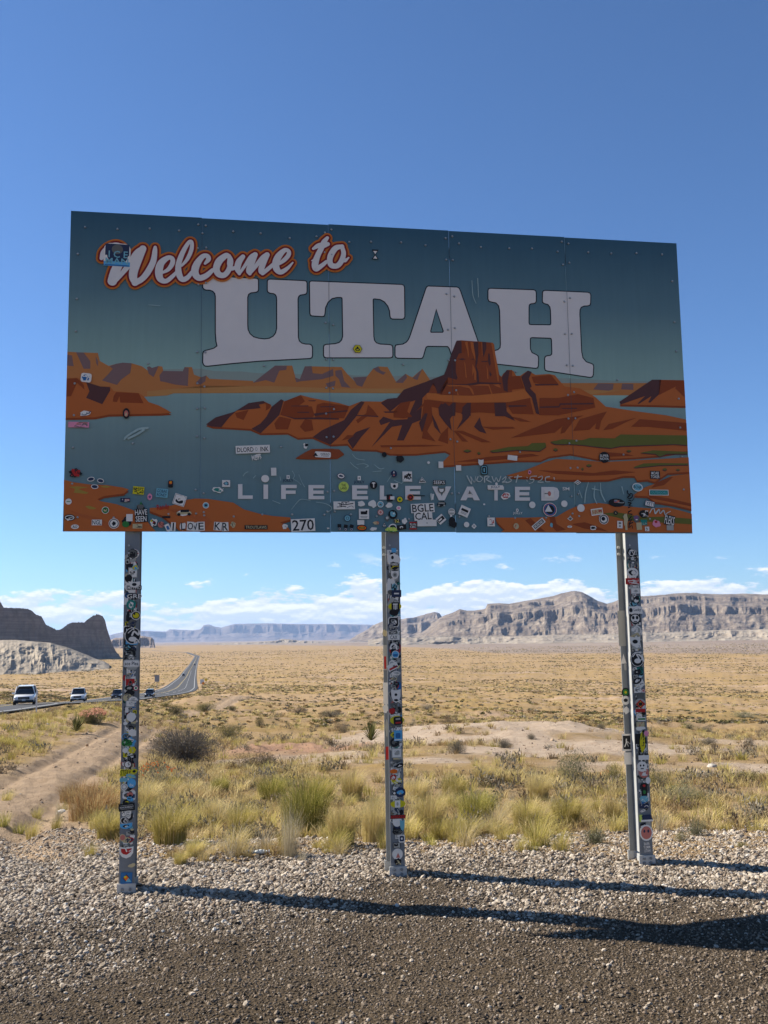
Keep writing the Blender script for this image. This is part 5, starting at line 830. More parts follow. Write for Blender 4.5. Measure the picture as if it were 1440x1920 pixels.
def yucca_mesh(seed, n=70, h=.7):
    r = random.Random(seed); V = []; F = []; S = []
    for i in range(n):
        a = r.uniform(0, 6.283); el = r.uniform(.15, 1.45); L_ = h*r.uniform(.7, 1.05); d = Vector((math.cos(a)*math.cos(el), math.sin(a)*math.cos(el), math.sin(el))); s = Vector((-math.sin(a), math.cos(a), 0))*.022; b = len(V)
        p = d*L_; p.z = max(.02, p.z-.12*math.cos(el)*h); mid = d*L_*.5
        for q in (-s*.5, s*.5, mid+s, mid-s, p): V.append(tuple(Vector((0, 0, .12))+q)); 
        S += [r.random()]*5; F += [(b, b+1, b+2, b+3), (b+3, b+2, b+4)]
    return mesh_np('yucca', V, F, [S_yuc], None, S)
def place(me, name, px, py, wpx, label, cat, group=None, base_w=1.0, base_h=None, hpx=None, rz=None):
    x, y, z = gp(px, py); d = math.hypot(x, y); w = wpx/FPX*d; s = w/base_w
    o = bpy.data.objects.new(name, me); o.location = (x, y, z-.02); sz = s
    if hpx and base_h: sz = (hpx/FPX*d)/base_h
    o.scale = (s, s, sz); o.rotation_euler = (0, 0, random.uniform(0, 6.28) if rz is None else rz); C.objects.link(o); return tag(o, label, cat, group)

# scattered stuff: geometry-node instances on points
def scatter(name, P, rot, scl, idx, sources):
    col = bpy.data.collections.new(name+'_kinds')
    for k, me in enumerate(sources):
        o = bpy.data.objects.new('%s_kind_%02d' % (name, k), me); col.objects.link(o)
    n = len(P); me = bpy.data.meshes.new(name); me.vertices.add(n); me.vertices.foreach_set('co', np.asarray(P, np.float32).ravel())
    a = me.attributes.new('rot', 'FLOAT_VECTOR', 'POINT'); a.data.foreach_set('vector', np.asarray(rot, np.float32).ravel())
    a = me.attributes.new('scl', 'FLOAT_VECTOR', 'POINT'); a.data.foreach_set('vector', np.asarray(scl, np.float32).ravel())
    a = me.attributes.new('idx', 'INT', 'POINT'); a.data.foreach_set('value', np.asarray(idx, np.int32))
    o = bpy.data.objects.new(name, me); C.objects.link(o); o['kind'] = 'stuff'
    ng = bpy.data.node_groups.new(name, 'GeometryNodeTree'); ng.interface.new_socket('Geometry', in_out='INPUT', socket_type='NodeSocketGeometry'); ng.interface.new_socket('Geometry', in_out='OUTPUT', socket_type='NodeSocketGeometry')
    N = ng.nodes.new; L = ng.links.new; gi, go = N('NodeGroupInput'), N('NodeGroupOutput'); ip = N('GeometryNodeInstanceOnPoints'); ci = N('GeometryNodeCollectionInfo')
    ci.inputs['Collection'].default_value = col; ci.inputs['Separate Children'].default_value = True; ci.inputs['Reset Children'].default_value = True
    def na(nm, t):
        q = N('GeometryNodeInputNamedAttribute'); q.data_type = t; q.inputs['Name'].default_value = nm; return q.outputs['Attribute']
    e2r = N('FunctionNodeEulerToRotation'); L(na('rot', 'FLOAT_VECTOR'), e2r.inputs[0])
    mp = N('GeometryNodeMeshToPoints'); L(gi.outputs[0], mp.inputs['Mesh'])
    L(mp.outputs[0], ip.inputs['Points']); L(ci.outputs[0], ip.inputs['Instance']); ip.inputs['Pick Instance'].default_value = True
    L(na('idx', 'INT'), ip.inputs['Instance Index']); L(e2r.outputs[0], ip.inputs['Rotation']); L(na('scl', 'FLOAT_VECTOR'), ip.inputs['Scale']); L(ip.outputs[0], go.inputs[0])
    md = o.modifiers.new('scatter', 'NODES'); md.node_group = ng; return o

# ------------------------------------------------------------------ gravel
def stone_mesh(seed, m, sub=1, flat=.7):
    bm = bmesh.new(); bmesh.ops.create_icosphere(bm, subdivisions=sub, radius=1.0); r = random.Random(seed); ax = Vector((r.uniform(.75, 1.25), r.uniform(.6, 1.0), flat*r.uniform(.7, 1.1)))
    for v in bm.verts: k = r.uniform(.82, 1.14); v.co = Vector((v.co.x*ax.x*k, v.co.y*ax.y*k, v.co.z*ax.z*k))
    me = bpy.data.meshes.new('stone'); bm.to_mesh(me); bm.free(); me.materials.append(m)
    if sub > 1: me.polygons.foreach_set('use_smooth', [True]*len(me.polygons))
    return me
def stone_mat(name, a, b):
    m = bpy.data.materials.new(name); m.use_nodes = True; nt = m.node_tree; p = nt.nodes['Principled BSDF']; p.inputs['Roughness'].default_value = .9; p.inputs['Specular IOR Level'].default_value = .15
    oi = nt.nodes.new('ShaderNodeObjectInfo'); r = nt.nodes.new('ShaderNodeValToRGB'); e = r.color_ramp.elements; e[0].color = tuple(KA*c for c in a)+(1,); e[1].color = tuple(KA*c for c in b)+(1,)
    nt.links.new(oi.outputs['Random'], r.inputs[0])
    g = nt.nodes.new('ShaderNodeNewGeometry'); n = nt.nodes.new('ShaderNodeTexNoise'); n.inputs['Scale'].default_value = 120; n.inputs['Detail'].default_value = 5; nt.links.new(g.outputs['Position'], n.inputs['Vector'])
    mp = nt.nodes.new('ShaderNodeMapRange'); mp.inputs[3].default_value = .7; mp.inputs[4].default_value = 1.3; nt.links.new(n.outputs[0], mp.inputs[0])
    mx = nt.nodes.new('ShaderNodeMix'); mx.data_type = 'RGBA'; mx.blend_type = 'MULTIPLY'; mx.inputs['Factor'].default_value = 1; nt.links.new(r.outputs[0], mx.inputs['A']); nt.links.new(mp.outputs[0], mx.inputs['B']); nt.links.new(mx.outputs['Result'], p.inputs['Base Color']); return m
st_p = stone_mat('pale_river_stone', (.34, .275, .20), (.72, .61, .48)); st_t = stone_mat('tan_stone', (.20, .145, .10), (.38, .29, .21)); st_d = stone_mat('dark_chip', (.05, .038, .026), (.36, .28, .20)); st_w = stone_mat('white_stone', (.6, .55, .48), (.85, .80, .70))
def gravel(name, n, seed, size, dark):
    r = np.random.default_rng(seed); x = r.uniform(-6.5, 6.5, n*4); y = r.uniform(3.9, 11.5, n*4); keep = (np.abs(x) < y*.52+.6); x, y = x[keep], y[keep]
    pin = np.interp(x, [-4, -2, -.6, .2, 1.2, 2.4, 4], [6.0, 6.1, 6.7, 7.35, 7.2, 6.7, 6.7])
    pale = sst(y-pin+(fbm(x*1.1, y*1.1, 4, 61)-.5)*2.2, -1.2, 1.2); g = gmask(x, y)
    pr = g*((1-.55*pale) if dark else (.03+.97*pale))
    if not dark: pr = np.maximum(pr, .22*(y > gedge(x))*(y < gedge(x)+2.2))
    keep = r.random(len(x)) < pr; x, y, pale = x[keep][:n], y[keep][:n], pale[keep][:n]; k = len(x); z = T(x, y)
    s = size*np.exp(r.normal(-.05, .48, k)); s = np.clip(s, size*.35, size*3.0)
    if dark: s *= (.8+.5*pale)
    else: s *= (.75+.4*pale)
    P = np.stack([x, y, z+s*.15], 1); rot = r.uniform(0, 6.28, (k, 3)); rot[:, :2] *= .12; scl = np.stack([s, s, s], 1)
    idx = r.choice([0, 1, 2, 3, 4, 5], k, p=[.205, .205, .205, .205, .15, .03])
    a, b, c = (st_d, st_t, st_p) if dark else (st_p, st_t, st_w)
    o = scatter(name, P, rot, scl, idx, [stone_mesh(seed+i, a) for i in range(4)]+[stone_mesh(seed+5, b), stone_mesh(seed+6, c)]); return o
gravel('pale_gravel', 88000, 5, .0092, False)
gravel('dark_gravel', 90000, 6, .0070, True)
def boulder(px, py, wpx, m, label, seed, fl=.7):
    me = stone_mesh(seed, m, 3, fl); bm = bmesh.new(); bm.from_mesh(me); r = random.Random(seed)
    for v in bm.verts: n_ = float(fbm(v.co.x*1.7+seed, v.co.y*1.7+v.co.z, 3, seed))-.5; v.co *= 1+n_*.35
    bm.to_mesh(me); bm.free(); o = place(me, 'rock', px, py, wpx, label, 'rock', None, 2.0); o.location.z += o.scale.z*fl*.35; return o
boulder(38, 1910, 26, st_w, 'smooth pale grey stone at the bottom left corner of the gravel', 41, .45)
boulder(970, 1584, 24, st_t, 'rounded tan boulder on the far rim of the gravel', 42, .7)
boulder(116, 1524, 24, st_w, 'white rock in the grass between the dirt track and the left post', 43, .6)
boulder(1335, 1438, 18, st_w, 'small white rock on dry ground far right of the posts', 44, .6)
boulder(1245, 1517, 10, st_t, 'pink brown stone on bare soil just right of the right post', 45, .6)
boulder(410, 1513, 9, st_w, 'little pale stone in bare soil between two grass clumps', 46, .6)
boulder(343, 1640, 12, st_w, 'pale pebble lying in the gravel beside the left post', 47, .6)
def clods():
    r = np.random.default_rng(77); n = 60000; yy = np.exp(r.uniform(np.log(8.5), np.log(60), n)); xx = r.uniform(-.5, .45, n)*yy; g, trk, sand, red_, td = masks(xx, yy)
    pr = (1-g)*(.10+.5*trk*np.exp(-((np.abs(td)-1.5)/.5)**2)+.30*(np.abs(td) < 4.5)*(1-trk)+.5*red_+.15*sand)*np.where(yy < 12, 1.6, 1); k = r.random(n) < pr*.55; xx, yy = xx[k], yy[k]; s = .011*np.exp(r.normal(0, .5, len(xx)))*np.interp(yy, [9, 60], [1, 2.6])
    rot = r.uniform(0, 6.28, (len(xx), 3)); rot[:, :2] *= .15; scatter('loose_stones', np.stack([xx, yy, T(xx, yy)+s*.2], 1), rot, np.stack([s, s, s*.8], 1), r.choice([0, 1, 2, 3], len(xx), p=[.35, .35, .2, .1]), [stone_mesh(91, st_c), stone_mesh(92, st_c), stone_mesh(93, st_t), stone_mesh(94, st_p)])
st_c = stone_mat('earth_clod', (.34, .23, .145), (.60, .44, .29))
clods()
# the crushed plastic bottle by the grass
x, y, z = gp(482, 1604); mb = MB(); pl = mat('clear_plastic', (.55, .58, .56), .25, .1, spec=.6); t = empty('plastic_bottle', (x, y, z+.028), .15); tag(t, 'crushed pale plastic bottle lying at the grass edge beyond the gravel', 'bottle')
prof_b = [(-.10, .008), (-.095, .018), (-.05, .020), (-.02, .012), (.02, .020), (.05, .018), (.075, .012), (.09, .009)]
for (a, ra), (b, rb) in zip(prof_b, prof_b[1:]): mb.cyl((a, 0, 0), (b, 0, 0), ra, pl, 10, rb)
mb.build('bottle_body', t, True); mb = MB(); mb.cyl((.09, 0, 0), (.105, 0, 0), .014, mat('bottle_cap_white', (.7, .7, .7), .5), 10); mb.build('cap', t)

# ------------------------------------------------------------------ grass belt behind the gravel
def belt_density(x, y):
    e = gedge(x); c = np.interp(x/y, [-.45, -.34, -.30, -.22, -.1, .0, .12, .2, .235, .3, .4], [.1, .2, .45, .8, 1, 1, 1, .85, .35, .12, .12])
    d = sst(y-e, -.15, .45)*(1-sst(y-e, 4.0, 8.5)); n = fbm(x*.85, y*.6, 4, 71)
    return d*c*(.03+.97*sst(n, .49, .60))
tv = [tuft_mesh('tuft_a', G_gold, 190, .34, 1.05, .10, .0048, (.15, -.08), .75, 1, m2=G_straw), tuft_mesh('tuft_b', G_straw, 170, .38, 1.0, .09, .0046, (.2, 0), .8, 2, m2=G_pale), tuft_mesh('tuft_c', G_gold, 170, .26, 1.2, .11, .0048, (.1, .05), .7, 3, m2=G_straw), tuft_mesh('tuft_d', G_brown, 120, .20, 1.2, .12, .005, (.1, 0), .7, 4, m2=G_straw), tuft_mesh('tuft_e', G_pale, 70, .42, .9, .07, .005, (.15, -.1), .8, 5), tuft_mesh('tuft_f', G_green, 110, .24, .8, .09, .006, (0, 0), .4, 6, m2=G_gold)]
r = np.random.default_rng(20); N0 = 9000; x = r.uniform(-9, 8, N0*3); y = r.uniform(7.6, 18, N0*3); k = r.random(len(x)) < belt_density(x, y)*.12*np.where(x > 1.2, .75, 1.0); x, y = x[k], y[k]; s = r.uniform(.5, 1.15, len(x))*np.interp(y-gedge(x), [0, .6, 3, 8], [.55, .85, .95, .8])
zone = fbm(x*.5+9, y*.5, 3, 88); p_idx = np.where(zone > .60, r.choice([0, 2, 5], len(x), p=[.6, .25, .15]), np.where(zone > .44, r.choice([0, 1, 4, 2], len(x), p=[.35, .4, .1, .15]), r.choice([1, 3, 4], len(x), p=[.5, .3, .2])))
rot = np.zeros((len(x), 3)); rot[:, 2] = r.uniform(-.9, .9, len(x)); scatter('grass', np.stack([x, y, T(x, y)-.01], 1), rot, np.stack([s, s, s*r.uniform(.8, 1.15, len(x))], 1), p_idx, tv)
# sparse dry grass over the nearer slope and the bank
lv = [tuft_mesh('low_a', G_straw, 34, .26, .9, .10, .012, (.1, 0), .5, 11, 2), tuft_mesh('low_b', G_brown, 30, .22, 1.0, .12, .012, (0, 0), .5, 12, 2), tuft_mesh('low_c', G_gold, 36, .28, .8, .10, .012, (.1, 0), .5, 13, 2), shrub_mesh('low_d', S_brown, S_twig, 90, .22, .20, .05, 14), shrub_mesh('low_e', S_sage, S_twig, 110, .26, .26, .05, 15)]
for m_ in lv[:3]: pass
def slope_scatter():
    r = np.random.default_rng(30); n = 60000; yy = 9+np.exp(r.uniform(np.log(1), np.log(110), n)); yy = np.clip(yy, 9, 120); xx = r.uniform(-.48, .48, n)*yy
    g, trk, sand, red_, td = masks(xx, yy); rd = np.abs(xx-road_x(yy)); bank = (td < -1.8)*(td > -90)*(yy < 85)*(rd > 8)
    n_ = fbm(xx*.3, yy*.25, 4, 99); pr = (1-g)*(1-trk)*(1-.92*sand)*(1-.75*red_)*(rd > road_halfw(yy)+1)*(.10+.65*sst(n_, .45, .62))*np.where(bank, 2.2, 1)*np.where(yy < 14, .7, 1)
    k = r.random(n) < pr*.48; xx, yy, bank = xx[k], yy[k], bank[k]; s = r.uniform(.6, 1.3, len(xx))*np.interp(yy, [9, 30, 120], [.75, 1.25, 2.0])
    idx = r.choice([0, 1, 2, 3, 4], len(xx), p=[.46, .30, .13, .06, .05]); idx = np.where(bank & (r.random(len(xx)) < .5), 2, idx)
    rot = np.zeros((len(xx), 3)); rot[:, 2] = r.uniform(0, 6.28, len(xx)); scatter('dry_grass', np.stack([xx, yy, T(xx, yy)-.02], 1), rot, np.stack([s, s, s*.9], 1), idx, lv)
slope_scatter()
# the plain: low grass and scrub, thinning into a texture of specks
fv = [shrub_mesh('far_a', S_dark, S_twig, 26, .5, .42, .22, 51, open_=.5), shrub_mesh('far_b', S_sage, S_twig, 26, .5, .40, .22, 52, open_=.5), shrub_mesh('far_c', G_straw, S_twig, 26, .5, .34, .24, 53, open_=.5), shrub_mesh('far_d', S_olive, S_twig, 26, .5, .36, .22, 54, open_=.5), shrub_mesh('far_e', G_brown, S_twig, 26, .5, .34, .22, 55, open_=.5)]
def plain_scatter():
    r = np.random.default_rng(31); n = 95000; yy = np.exp(r.uniform(np.log(75), np.log(2600), n)); xx = r.uniform(-.46, .46, n)*yy; rd = np.abs(xx-road_x(yy))
    n_ = fbm(xx/110, yy/45, 4, 99); g, trk, sand, red_, td = masks(xx, yy)
    k = (rd > road_halfw(yy)+2)*(1-trk)*(r.random(n) < (.12+1.1*sst(n_, .44, .56))) > .42; xx, yy, n_ = xx[k], yy[k], n_[k]
    zone = fbm(xx/160+4, yy/60, 4, 12); s = np.interp(yy, [75, 300, 1200, 2600], [.8, 1.3, 2.3, 3.4])*r.uniform(.5, 1.3, len(xx))
    idx = np.where(zone > .60, r.choice([0, 1, 3, 4], len(xx), p=[.25, .25, .2, .3]), r.choice([2, 4, 3, 1, 0], len(xx), p=[.42, .26, .12, .10, .10]))
    rot = np.zeros((len(xx), 3)); rot[:, 2] = r.uniform(0, 6.28, len(xx)); scatter('plain_scrub', np.stack([xx, yy, T(xx, yy)-.03], 1), rot, np.stack([s, s, s*.5], 1), idx, fv)
plain_scatter()

# ------------------------------------------------------------------ tussocks and shrubs one can single out
SH = {}
def shr(kind, seed):
    k = (kind, seed)
    if k in SH: return SH[k]
    m = {'sage': S_sage, 'dark': S_dark, 'olive': S_olive, 'brown': S_brown, 'mist': S_mist, 'twig': S_twig, 'rust': S_red}[kind]
    SH[k] = shrub_mesh(kind+'_shrub', m, S_twig, 5200, .5, .5, .022, seed, open_=.2); return SH[k]
def shrub(px, py, w, h, kind, label, seed=1): return place(shr(kind, seed), 'shrub', px, py, w, label, 'shrub', 'shrubs on the desert slope', 1.15, .62, h)
def shr_big(kind): return None
place(shrub_mesh('round_sagebrush', S_twig, S_twig, 16000, .5, .5, .018, 61, open_=.12), 'shrub', 342, 1432, 200, 'largest grey rounded bush just right of the left post', 'shrub', 'shrubs on the desert slope', 1.15, .62, 84)
shrub(478, 1442, 96, 44, 'brown', 'grey brown bush to the right of the largest rounded bush', 2)
shrub(487, 1363, 26, 22, 'dark', 'small almost black bush on the reddish bank left of the middle post', 3)
shrub(428, 1386, 70, 36, 'olive', 'olive bush above the right shoulder of the largest rounded bush', 4)
shrub(1076, 1468, 84, 70, 'mist', 'tall loose grey green bush left of the right post', 5)
shrub(858, 1412, 56, 30, 'sage', 'grey bush below the left end of the pale sand hump', 6)
shrub(944, 1402, 40, 24, 'sage', 'small grey bush in the middle of the pale sand hump', 7)
shrub(642, 1374, 46, 28, 'brown', 'brown bush left of the spiky yucca by the middle post', 8)
shrub(835, 1356, 34, 14, 'brown', 'low brown bush on the upper edge of the pale sand hump', 2)
shrub(996, 1386, 26, 14, 'sage', 'tiny grey bush on the right half of the pale sand hump', 3)
shrub(1128, 1366, 30, 12, 'sage', 'low grey bush at the right end of the pale sand hump', 6)
shrub(1326, 1372, 30, 14, 'sage', 'grey bush on open ground right of the right post, the one nearest the fence', 7)
shrub(1293, 1366, 28, 13, 'mist', 'grey green bush between the right post and the fence', 5)
shrub(1404, 1398, 26, 18, 'sage', 'round grey bush at the right edge above the golden mat', 8)
shrub(1330, 1396, 44, 16, 'sage', 'wide low grey bush right of the right post', 3)
shrub(1392, 1462, 110, 22, 'olive', 'wide golden olive mat of scrub at the right edge', 9)
shrub(1285, 1508, 96, 48, 'mist', 'scraggly bush with orange flowers right of the right post', 10)
shrub(1306, 1566, 52, 44, 'mist', 'small grey green plant on the soil in front of the orange flowered bush', 11)
shrub(1278, 1577, 36, 26, 'olive', 'green grass like plant at the gravel rim right of the right post', 12)
shrub(1116, 1582, 62, 42, 'mist', 'fresh green plant at the gravel rim left of the right post', 13)
shrub(1392, 1588, 34, 16, 'olive', 'low green sprig at the gravel rim near the right edge', 14)
shrub(915, 1564, 46, 30, 'mist', 'grey green sprig at the gravel rim right of the middle post', 13)
shrub(1150, 1470, 54, 48, 'olive', 'olive bush directly behind the foot of the right post', 9)
shrub(1236, 1478, 60, 46, 'olive', 'dry olive bush right beside the middle of the right post', 14)
shrub(385, 1335, 60, 22, 'olive', 'olive bush where the dirt track bends', 4)
shrub(330, 1340, 46, 22, 'dark', 'dark olive bush behind the road sign post', 3)
shrub(435, 1332, 30, 12, 'dark', 'dark bush at the turn of the dirt track', 2)
shrub(310, 1326, 40, 14, 'olive', 'low bush just right of the left post below the highway', 12)
shrub(620, 1345, 60, 18, 'sage', 'long grey bush on the slope above the reddish bank', 6)
shrub(560, 1338, 44, 16, 'brown', 'brown bush on the slope left of the long grey bush', 8)
shrub(800, 1330, 40, 12, 'sage', 'small bush on the plain just right of the middle post', 7)
shrub(1395, 1345, 60, 12, 'mist', 'grey green scrub patch by the fence on the right', 5)
o = place(shrub_mesh('globemallow', S_olive, S_twig, 5200, .5, .5, .03, 71, F_co, 260), 'flowering_shrub', 174, 1356, 58, 'coral flowered bush on the grassy bank beside the highway', 'shrub', None, 1.15, .62, 32)
fl = shrub_mesh('mallow_stems', S_mist, S_twig, 700, .5, .5, .026, 72, F_or, 34)
place(fl, 'flowering_shrub', 292, 1472, 84, 'orange flowered stems rising from the grass beside the left post', 'shrub', None, 1.15, .62, 52)
place(fl, 'flowering_shrub', 1280, 1492, 72, 'thin stems with orange blossoms in the scraggly bush on the right', 'shrub', None, 1.15, .62, 42)
place(fl, 'flowering_shrub', 1136, 1462, 26, 'few orange blossoms left of the right post', 'shrub', None, 1.15, .62, 24)
ym = yucca_mesh(5, 80, .7)
place(ym, 'yucca', 696, 1396, 50, 'spiky green yucca immediately left of the middle post', 'yucca', None, 1.1, .75, 50)
place(yucca_mesh(6, 90, .7), 'yucca', 143, 1377, 46, 'dark green spiky yucca on the bank above the dirt track', 'yucca', None, 1.1, .75, 40)
TM = {'green': tuft_mesh('green_tussock', G_green, 1200, .46, 1.1, .24, .0065, (.1, -.05), .8, 81, m2=G_gold), 'gold': tuft_mesh('gold_tussock', G_gold, 1100, .46, 1.25, .20, .0065, (.15, -.05), .9, 82, m2=G_straw), 'straw': tuft_mesh('straw_tussock', G_straw, 1000, .48, 1.25, .18, .006, (.22, -.05), 1.0, 83, m2=G_gold), 'pale': tuft_mesh('pale_tussock', G_pale, 260, .55, .8, .16, .005, (.2, -.05), .7, 84), 'brown': tuft_mesh('brown_tussock', G_rust, 1000, .36, 1.2, .28, .006, (.1, 0), .9, 85, m2=G_straw)}
def tussock(px, py, w, h, kind, label, seed=0): return place(TM[kind], 'grass_tussock', px, py, w*1.12, label, 'grass clump', 'grass clumps along the far rim of the gravel', .95, .42, h*1.12, rz=random.uniform(-.7, .7))
for a in ((572,1562,140,112,'green','biggest dark green tussock with a brown heart left of the middle post'), (545,1606,84,88,'pale','bleached feathery grass in front of the biggest dark green tussock'), (318,1582,120,84,'gold','large yellow green tussock right of the left post'), (640,1585,110,90,'straw','straw coloured tussock touching the left side of the middle post'), (700,1580,90,92,'straw','tall straw tussock behind the foot of the middle post'),
          (806,1560,110,84,'straw','straw tussock right of the middle post'), (893,1546,104,74,'green','round dark green tussock halfway between the middle and right posts'), (985,1552,90,62,'gold','yellow green tussock right of the round dark green tussock'), (1062,1548,96,64,'gold','wide yellow tussock left of the fresh green plant'), (452,1572,90,76,'gold','yellow green tussock left of the bleached feathery grass'),
          (176,1535,130,92,'brown','red brown grass clump at the end of the dirt track'), (205,1572,90,58,'gold','yellow clump left of the foot of the left post'), (365,1606,60,40,'gold','small yellow clump at the gravel rim right of the left post'), (338,1622,42,34,'gold','smallest yellow clump standing in the gravel near the left post'), (600,1500,90,50,'gold','yellow clump behind the biggest dark green tussock'),
          (510,1502,84,52,'green','dull green clump up slope behind the bleached grass'), (412,1490,50,38,'green','small bright green clump below the largest rounded bush'), (850,1500,80,56,'gold','yellow clump up slope behind the round dark green tussock'), (660,1500,84,66,'straw','straw clump up slope left of the middle post'), (780,1505,84,56,'straw','straw clump up slope right of the middle post'),
          (905,1470,70,44,'straw','straw clump on the sandy slope between the middle and right posts'), (1150,1548,60,62,'straw','straw clump touching the left side of the right post'), (1010,1500,80,52,'straw','straw clump behind the yellow green tussocks'), (270,1525,90,66,'straw','straw clump behind the large yellow green tussock'), (395,1540,70,50,'straw','straw clump left of the yellow green tussock in the middle of the belt'), (145,1500,90,50,'brown','brown clump at the left end of the grass belt')): tussock(*a)

# ------------------------------------------------------------------ vehicles on the highway
paint_w = mat('white_car_paint', (.62, .63, .64), .25, .03, spec=.5, coat=.6); paint_k = mat('black_car_paint', (.018, .018, .02), .22, .03, spec=.5, coat=.6); glass = mat('car_glass', (.02, .024, .028), .06, 0, spec=.7); tyre = mat('tyre_rubber', (.018, .018, .018), .85, .1); rim = mat('wheel_alloy', (.30, .30, .31), .35, .1, metal=.8); trim = mat('black_trim', (.025, .025, .027), .6, .1); lamp = mat('headlight_glass', (.75, .77, .8), .1, 0, spec=.8); plate_m = mat('licence_plate', (.6, .6, .58), .5, .05); redl = mat('tail_light', (.35, .02, .02), .25, 0)
def car(x, y, heading, body_m, label, kind='suv', L_=4.9, W_=1.98, H_=1.78):
    z = float(road_z(y))+.07; t = empty('parked_car' if False else 'car', (x, y, z), heading); tag(t, label, 'car', 'vehicles on the highway')
    # profile stations: x forward; (x, half width, z low, z top)
    g = .30; belt = H_*.60
    st = [(-L_/2, .80, .50, belt*.92), (-L_/2+.08, .90, .38, belt), (-L_/2+.5, .97, g, belt+.02), (-.4, 1.0, g, belt), (L_*.18, 1.0, g, belt-.02), (L_*.33, .98, g, belt-.05), (L_/2-.28, .94, .34, belt-.10), (L_/2-.06, .88, .40, belt-.17), (L_/2, .82, .46, belt-.26)]
    mb = MB(); V = []; n = 10
    for sx, hw, z0, z1 in st:
        w = hw*W_/2; h = z1-z0
        for yy, zz in ((-w*.92, z0), (-w, z0+h*.18), (-w*.995, z0+h*.55), (-w*.96, z0+h*.86), (-w*.86, z1), (w*.86, z1), (w*.96, z0+h*.86), (w*.995, z0+h*.55), (w, z0+h*.18), (w*.92, z0)): V.append((sx, yy, zz))
    F = [(i*n+j, i*n+(j+1) % n, (i+1)*n+(j+1) % n, (i+1)*n+j) for i in range(len(st)-1) for j in range(n)]+[tuple(range(n))[::-1], tuple((len(st)-1)*n+j for j in range(n))]
    mb.add(V, F, body_m); mb.build('body', t, True)
    rear = -L_/2+.18 if kind == 'suv' else -.55
    gh = [(rear, .80, belt-.02, belt+.02), (rear+.28, .78, belt-.02, H_-.06), (rear+.9, .76, belt-.02, H_), (.35, .76, belt-.03, H_-.01), (.62, .76, belt-.04, H_-.07), (L_*.22, .84, belt-.08, belt-.02)]
    mb = MB(); V = []
    for sx, hw, z0, z1 in gh:
        w = hw*W_/2; V += [(sx, -w*1.12, z0), (sx, -w*(1.12-.26*(z1-z0)/(H_-belt)), z1-.03), (sx, -w*.7, z1), (sx, w*.7, z1), (sx, w*(1.12-.26*(z1-z0)/(H_-belt)), z1-.03), (sx, w*1.12, z0)]
    n = 6; F = [(i*n+j, i*n+(j+1) % n, (i+1)*n+(j+1) % n, (i+1)*n+j) for i in range(len(gh)-1) for j in range(n)]+[tuple(range(n))[::-1], tuple((len(gh)-1)*n+j for j in range(n))]
    mb.add(V, F, glass); mb.build('windows', t, True)
    mb = MB(); mb.box(((rear+.3+.55)/2, 0, H_+.005), (.95-rear-.3, W_*.70, .04), body_m)
    mb.build('roof', t, bevel=.02)
    for sx in (-1, 1):
        mb = MB(); w = W_/2
        mb.cyl((L_*.22, sx*w*.93, belt-.04), (.60, sx*w*.76, H_-.02), .045, body_m, 6); mb.cyl((-.25, sx*w*.96, belt-.04), (-.20, sx*w*.77, H_-.02), .045, trim, 6); mb.cyl((rear+.05, sx*w*.93, belt), (rear+.38, sx*w*.76, H_-.03), .06, body_m, 6); mb.build('pillar', t)
        mb = MB(); mb.box((L_*.19, sx*(w+.10), belt+.06), (.14, .20, .16), body_m); mb.build('mirror', t, bevel=.03)
        mb = MB(); mb.box((L_/2-.10, sx*w*.70, belt-.30), (.22, .40, .13), lamp); mb.build('headlight', t, bevel=.03)
        mb = MB(); mb.box((-L_/2+.03, sx*w*.74, belt-.18), (.10, .22, .34), redl); mb.build('tail_lamp', t, bevel=.02)
        for xx in (L_*.32, -L_*.29):
            mb = MB(); mb.cyl((xx, sx*(w-.24), .37), (xx, sx*(w+.01), .37), .37, tyre, 20); wo = mb.build('wheel', t); mb = MB(); mb.cyl((xx, sx*(w-.02), .37), (xx, sx*(w+.025), .37), .24, rim, 12, .20); mb.build('rim', wo)
    mb = MB(); mb.box((L_/2-.02, 0, belt-.34), (.10, W_*.52, .24), trim); 
    for k in range(3): mb.box((L_/2+.02, 0, belt-.42+.06*k), (.02, W_*.44, .018), rim)
    mb.build('grille', t)
    mb = MB(); mb.box((L_/2-.05, 0, .42), (.18, W_*.90, .26), trim); mb.build('bumper', t, bevel=.03)
    mb = MB(); mb.box((L_/2+.04, 0, .56), (.02, .32, .16), plate_m); mb.build('licence_plate', t)
    if kind == 'pickup':
        mb = MB(); mb.box((-1.55, 0, belt-.01), (1.5, W_*.74, .03), trim); mb.build('truck_bed', t)
    return t
def roadpos(py_, side):
    dx = (float(road_x(py_+1))-float(road_x(py_-1)))/2; h = math.atan2(-1, -dx); n = 1/math.sqrt(1+dx*dx); return float(road_x(py_))+side*n, py_-side*dx*n, h
def on_road(px, dist, side): return roadpos(dist, side)
x, y, h = roadpos(98, 1.0); car(x, y, h+.10, paint_w, 'white sport utility car, the nearest on the highway, heading toward the viewer')
x, y, h = roadpos(146, .2); car(x, y, h+.06, paint_w, 'white pickup truck following behind the nearest white car', 'pickup', 5.7, 2.05, 1.92)
x, y, h = roadpos(216, -1.2); car(x, y, h, paint_k, 'black pickup truck half hidden on the left side of the left post', 'pickup', 5.6, 2.05, 1.9)
x, y, h = roadpos(228, 4.6); car(x, y, h, paint_k, 'black car peeking out from the right side of the left post')
x, y, h = roadpos(740, -3.2); car(x, y, h, paint_k, 'tiny dark car on the far straight with its front catching light')
x, y, h = roadpos(1150, 2.0); car(x, y, h, paint_k, 'faintest dark car at the far end of the straight', 'suv')

